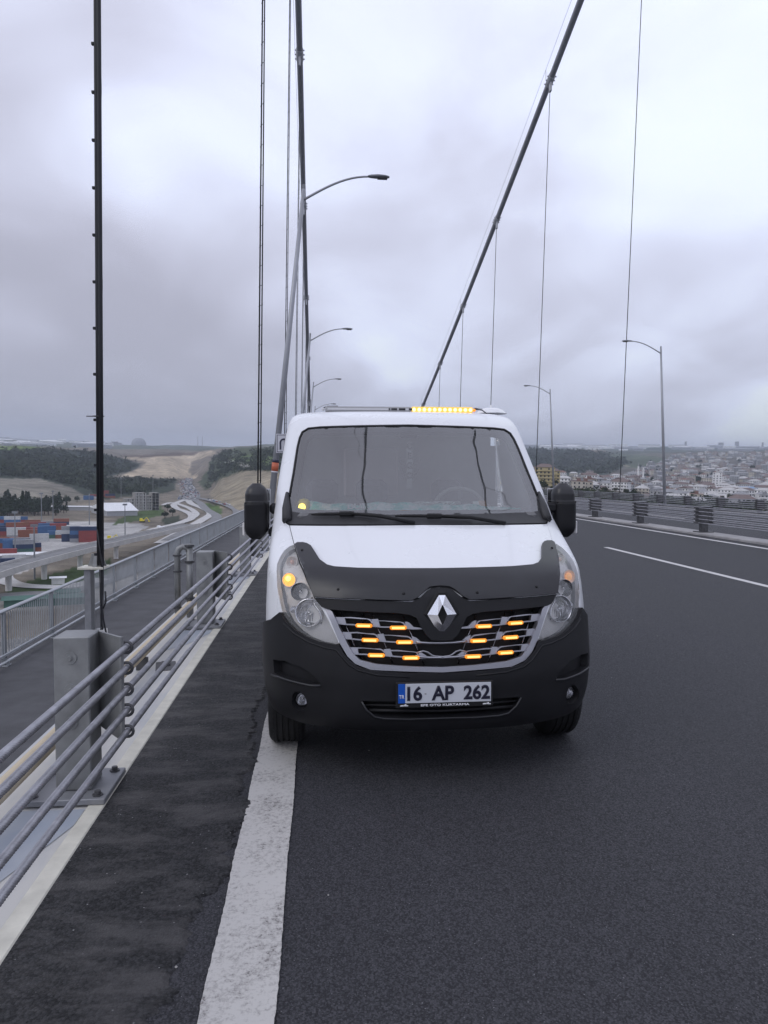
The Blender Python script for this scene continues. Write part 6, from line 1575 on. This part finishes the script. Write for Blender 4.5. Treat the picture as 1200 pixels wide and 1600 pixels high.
# cars in the jam
car_cols = {'white': (.78, .78, .78), 'silver': (.35, .36, .38), 'black': (.02, .02, .022), 'red': (.33, .04, .035), 'blue': (.04, .10, .25)}
cmesh = {}
for n_, c_ in car_cols.items():
    mat('car_'+n_, c_, .3, coat=.3); b = MB()
    prof = [(-2.2, .35), (2.2, .35), (2.25, .75), (1.3, .92), (.75, 1.42), (-1.1, 1.45), (-1.9, .98), (-2.25, .9)]
    for s0, s1, pr, mi in ((-.88, .88, prof, 0),):
        m_ = len(pr); b.add([(x, s0, z) for x, z in pr]+[(x, s1, z) for x, z in pr], [tuple(range(m_-1, -1, -1)), tuple(range(m_, 2*m_))]+[(i, (i+1) % m_, m_+(i+1) % m_, m_+i) for i in range(m_)], 0)
    for s_ in (-1, 1): b.add([(-1.6, s_*.89, 1.0), (1.0, s_*.89, .98), (.66, s_*.89, 1.36), (-1.05, s_*.89, 1.38)], [(0, 1, 2, 3) if s_ < 0 else (3, 2, 1, 0)], 1)
    b.add([(1.27, -.75, .97), (1.27, .75, .97), (.82, .70, 1.38), (.82, -.70, 1.38)], [(0, 1, 2, 3)], 1); b.add([(-1.88, -.75, 1.04), (-1.88, .75, 1.04), (-1.18, .70, 1.42), (-1.18, -.70, 1.42)], [(3, 2, 1, 0)], 1)
    for x in (-1.4, 1.4):
        for y in (-.8, .8): b.lathe([(0, -.1), (.33, -.1), (.33, .1), (0, .1)], (x, y, .33), 'y', 8, 2)
    o = b.build('car', ['car_'+n_, 'pane', 'rubber']); cmesh[n_] = o.data; bpy.data.objects.remove(o)
r_ = random.Random(5); ncar = 0
def car(p, hd, grp, where):
    global ncar
    n_ = r_.choice(['white', 'white', 'white', 'silver', 'silver', 'black', 'black', 'red', 'blue']); o = bpy.data.objects.new('car', cmesh[n_]); COL.objects.link(o); place(o, p, hd, 1.15); ncar += 1
    tag(o, 'small %s car %s' % (n_, where), 'car', '%s %s' % (n_, grp))
def along(path, width, n0, n1, dens, grp, where):
    for i in range(n0, min(n1, len(path)-1)):
        seg = path[i+1]-path[i]; L_ = np.linalg.norm(seg); d = seg/L_; side = np.cross(d, GUP); hd = math.atan2(d[1], d[0]); lanes = np.arange(-width/2+2, width/2-1, 3.6); k = max(1, int(L_/7.0))
        for j in range(k):
            for ln in lanes:
                if r_.random() < dens and ncar < 230: car(path[i]+seg*(j+r_.random()*.4)/k+side*ln+GUP*.1, hd+r_.uniform(-.05, .05), grp, where)
along(jam, 30, 2, len(jam), .30, 'cars in the valley jam', 'in the traffic jam on the valley road')
along(side1, 9, 2, 44, .45, 'cars on the slip road', 'queuing on the slip road by the green island')
# ---------------------------------------------------------------- haze: one even body of air round camera and land
hm = bpy.data.materials.new('haze'); hm.use_nodes = True; t = hm.node_tree; t.nodes.clear(); o_ = nn(t, 'ShaderNodeOutputMaterial'); pv = nn(t, 'ShaderNodeVolumePrincipled')
pv.inputs['Color'].default_value = (.80, .88, 1.0, 1); pv.inputs['Density'].default_value = 0.00013; pv.inputs['Anisotropy'].default_value = .2; t.links.new(pv.outputs[0], o_.inputs['Volume']); M['haze'] = hm
b = MB(); b.box(-12500, 12500, -12500, 12500, -74, 330); hz_o = b.build('haze', 'haze'); hz_o.matrix_world = Matrix.Translation(Vector(C)) @ GROT.to_4x4(); hz_o['kind'] = 'stuff'; tag(hz_o, 'thin pale haze over the whole landscape', 'haze')
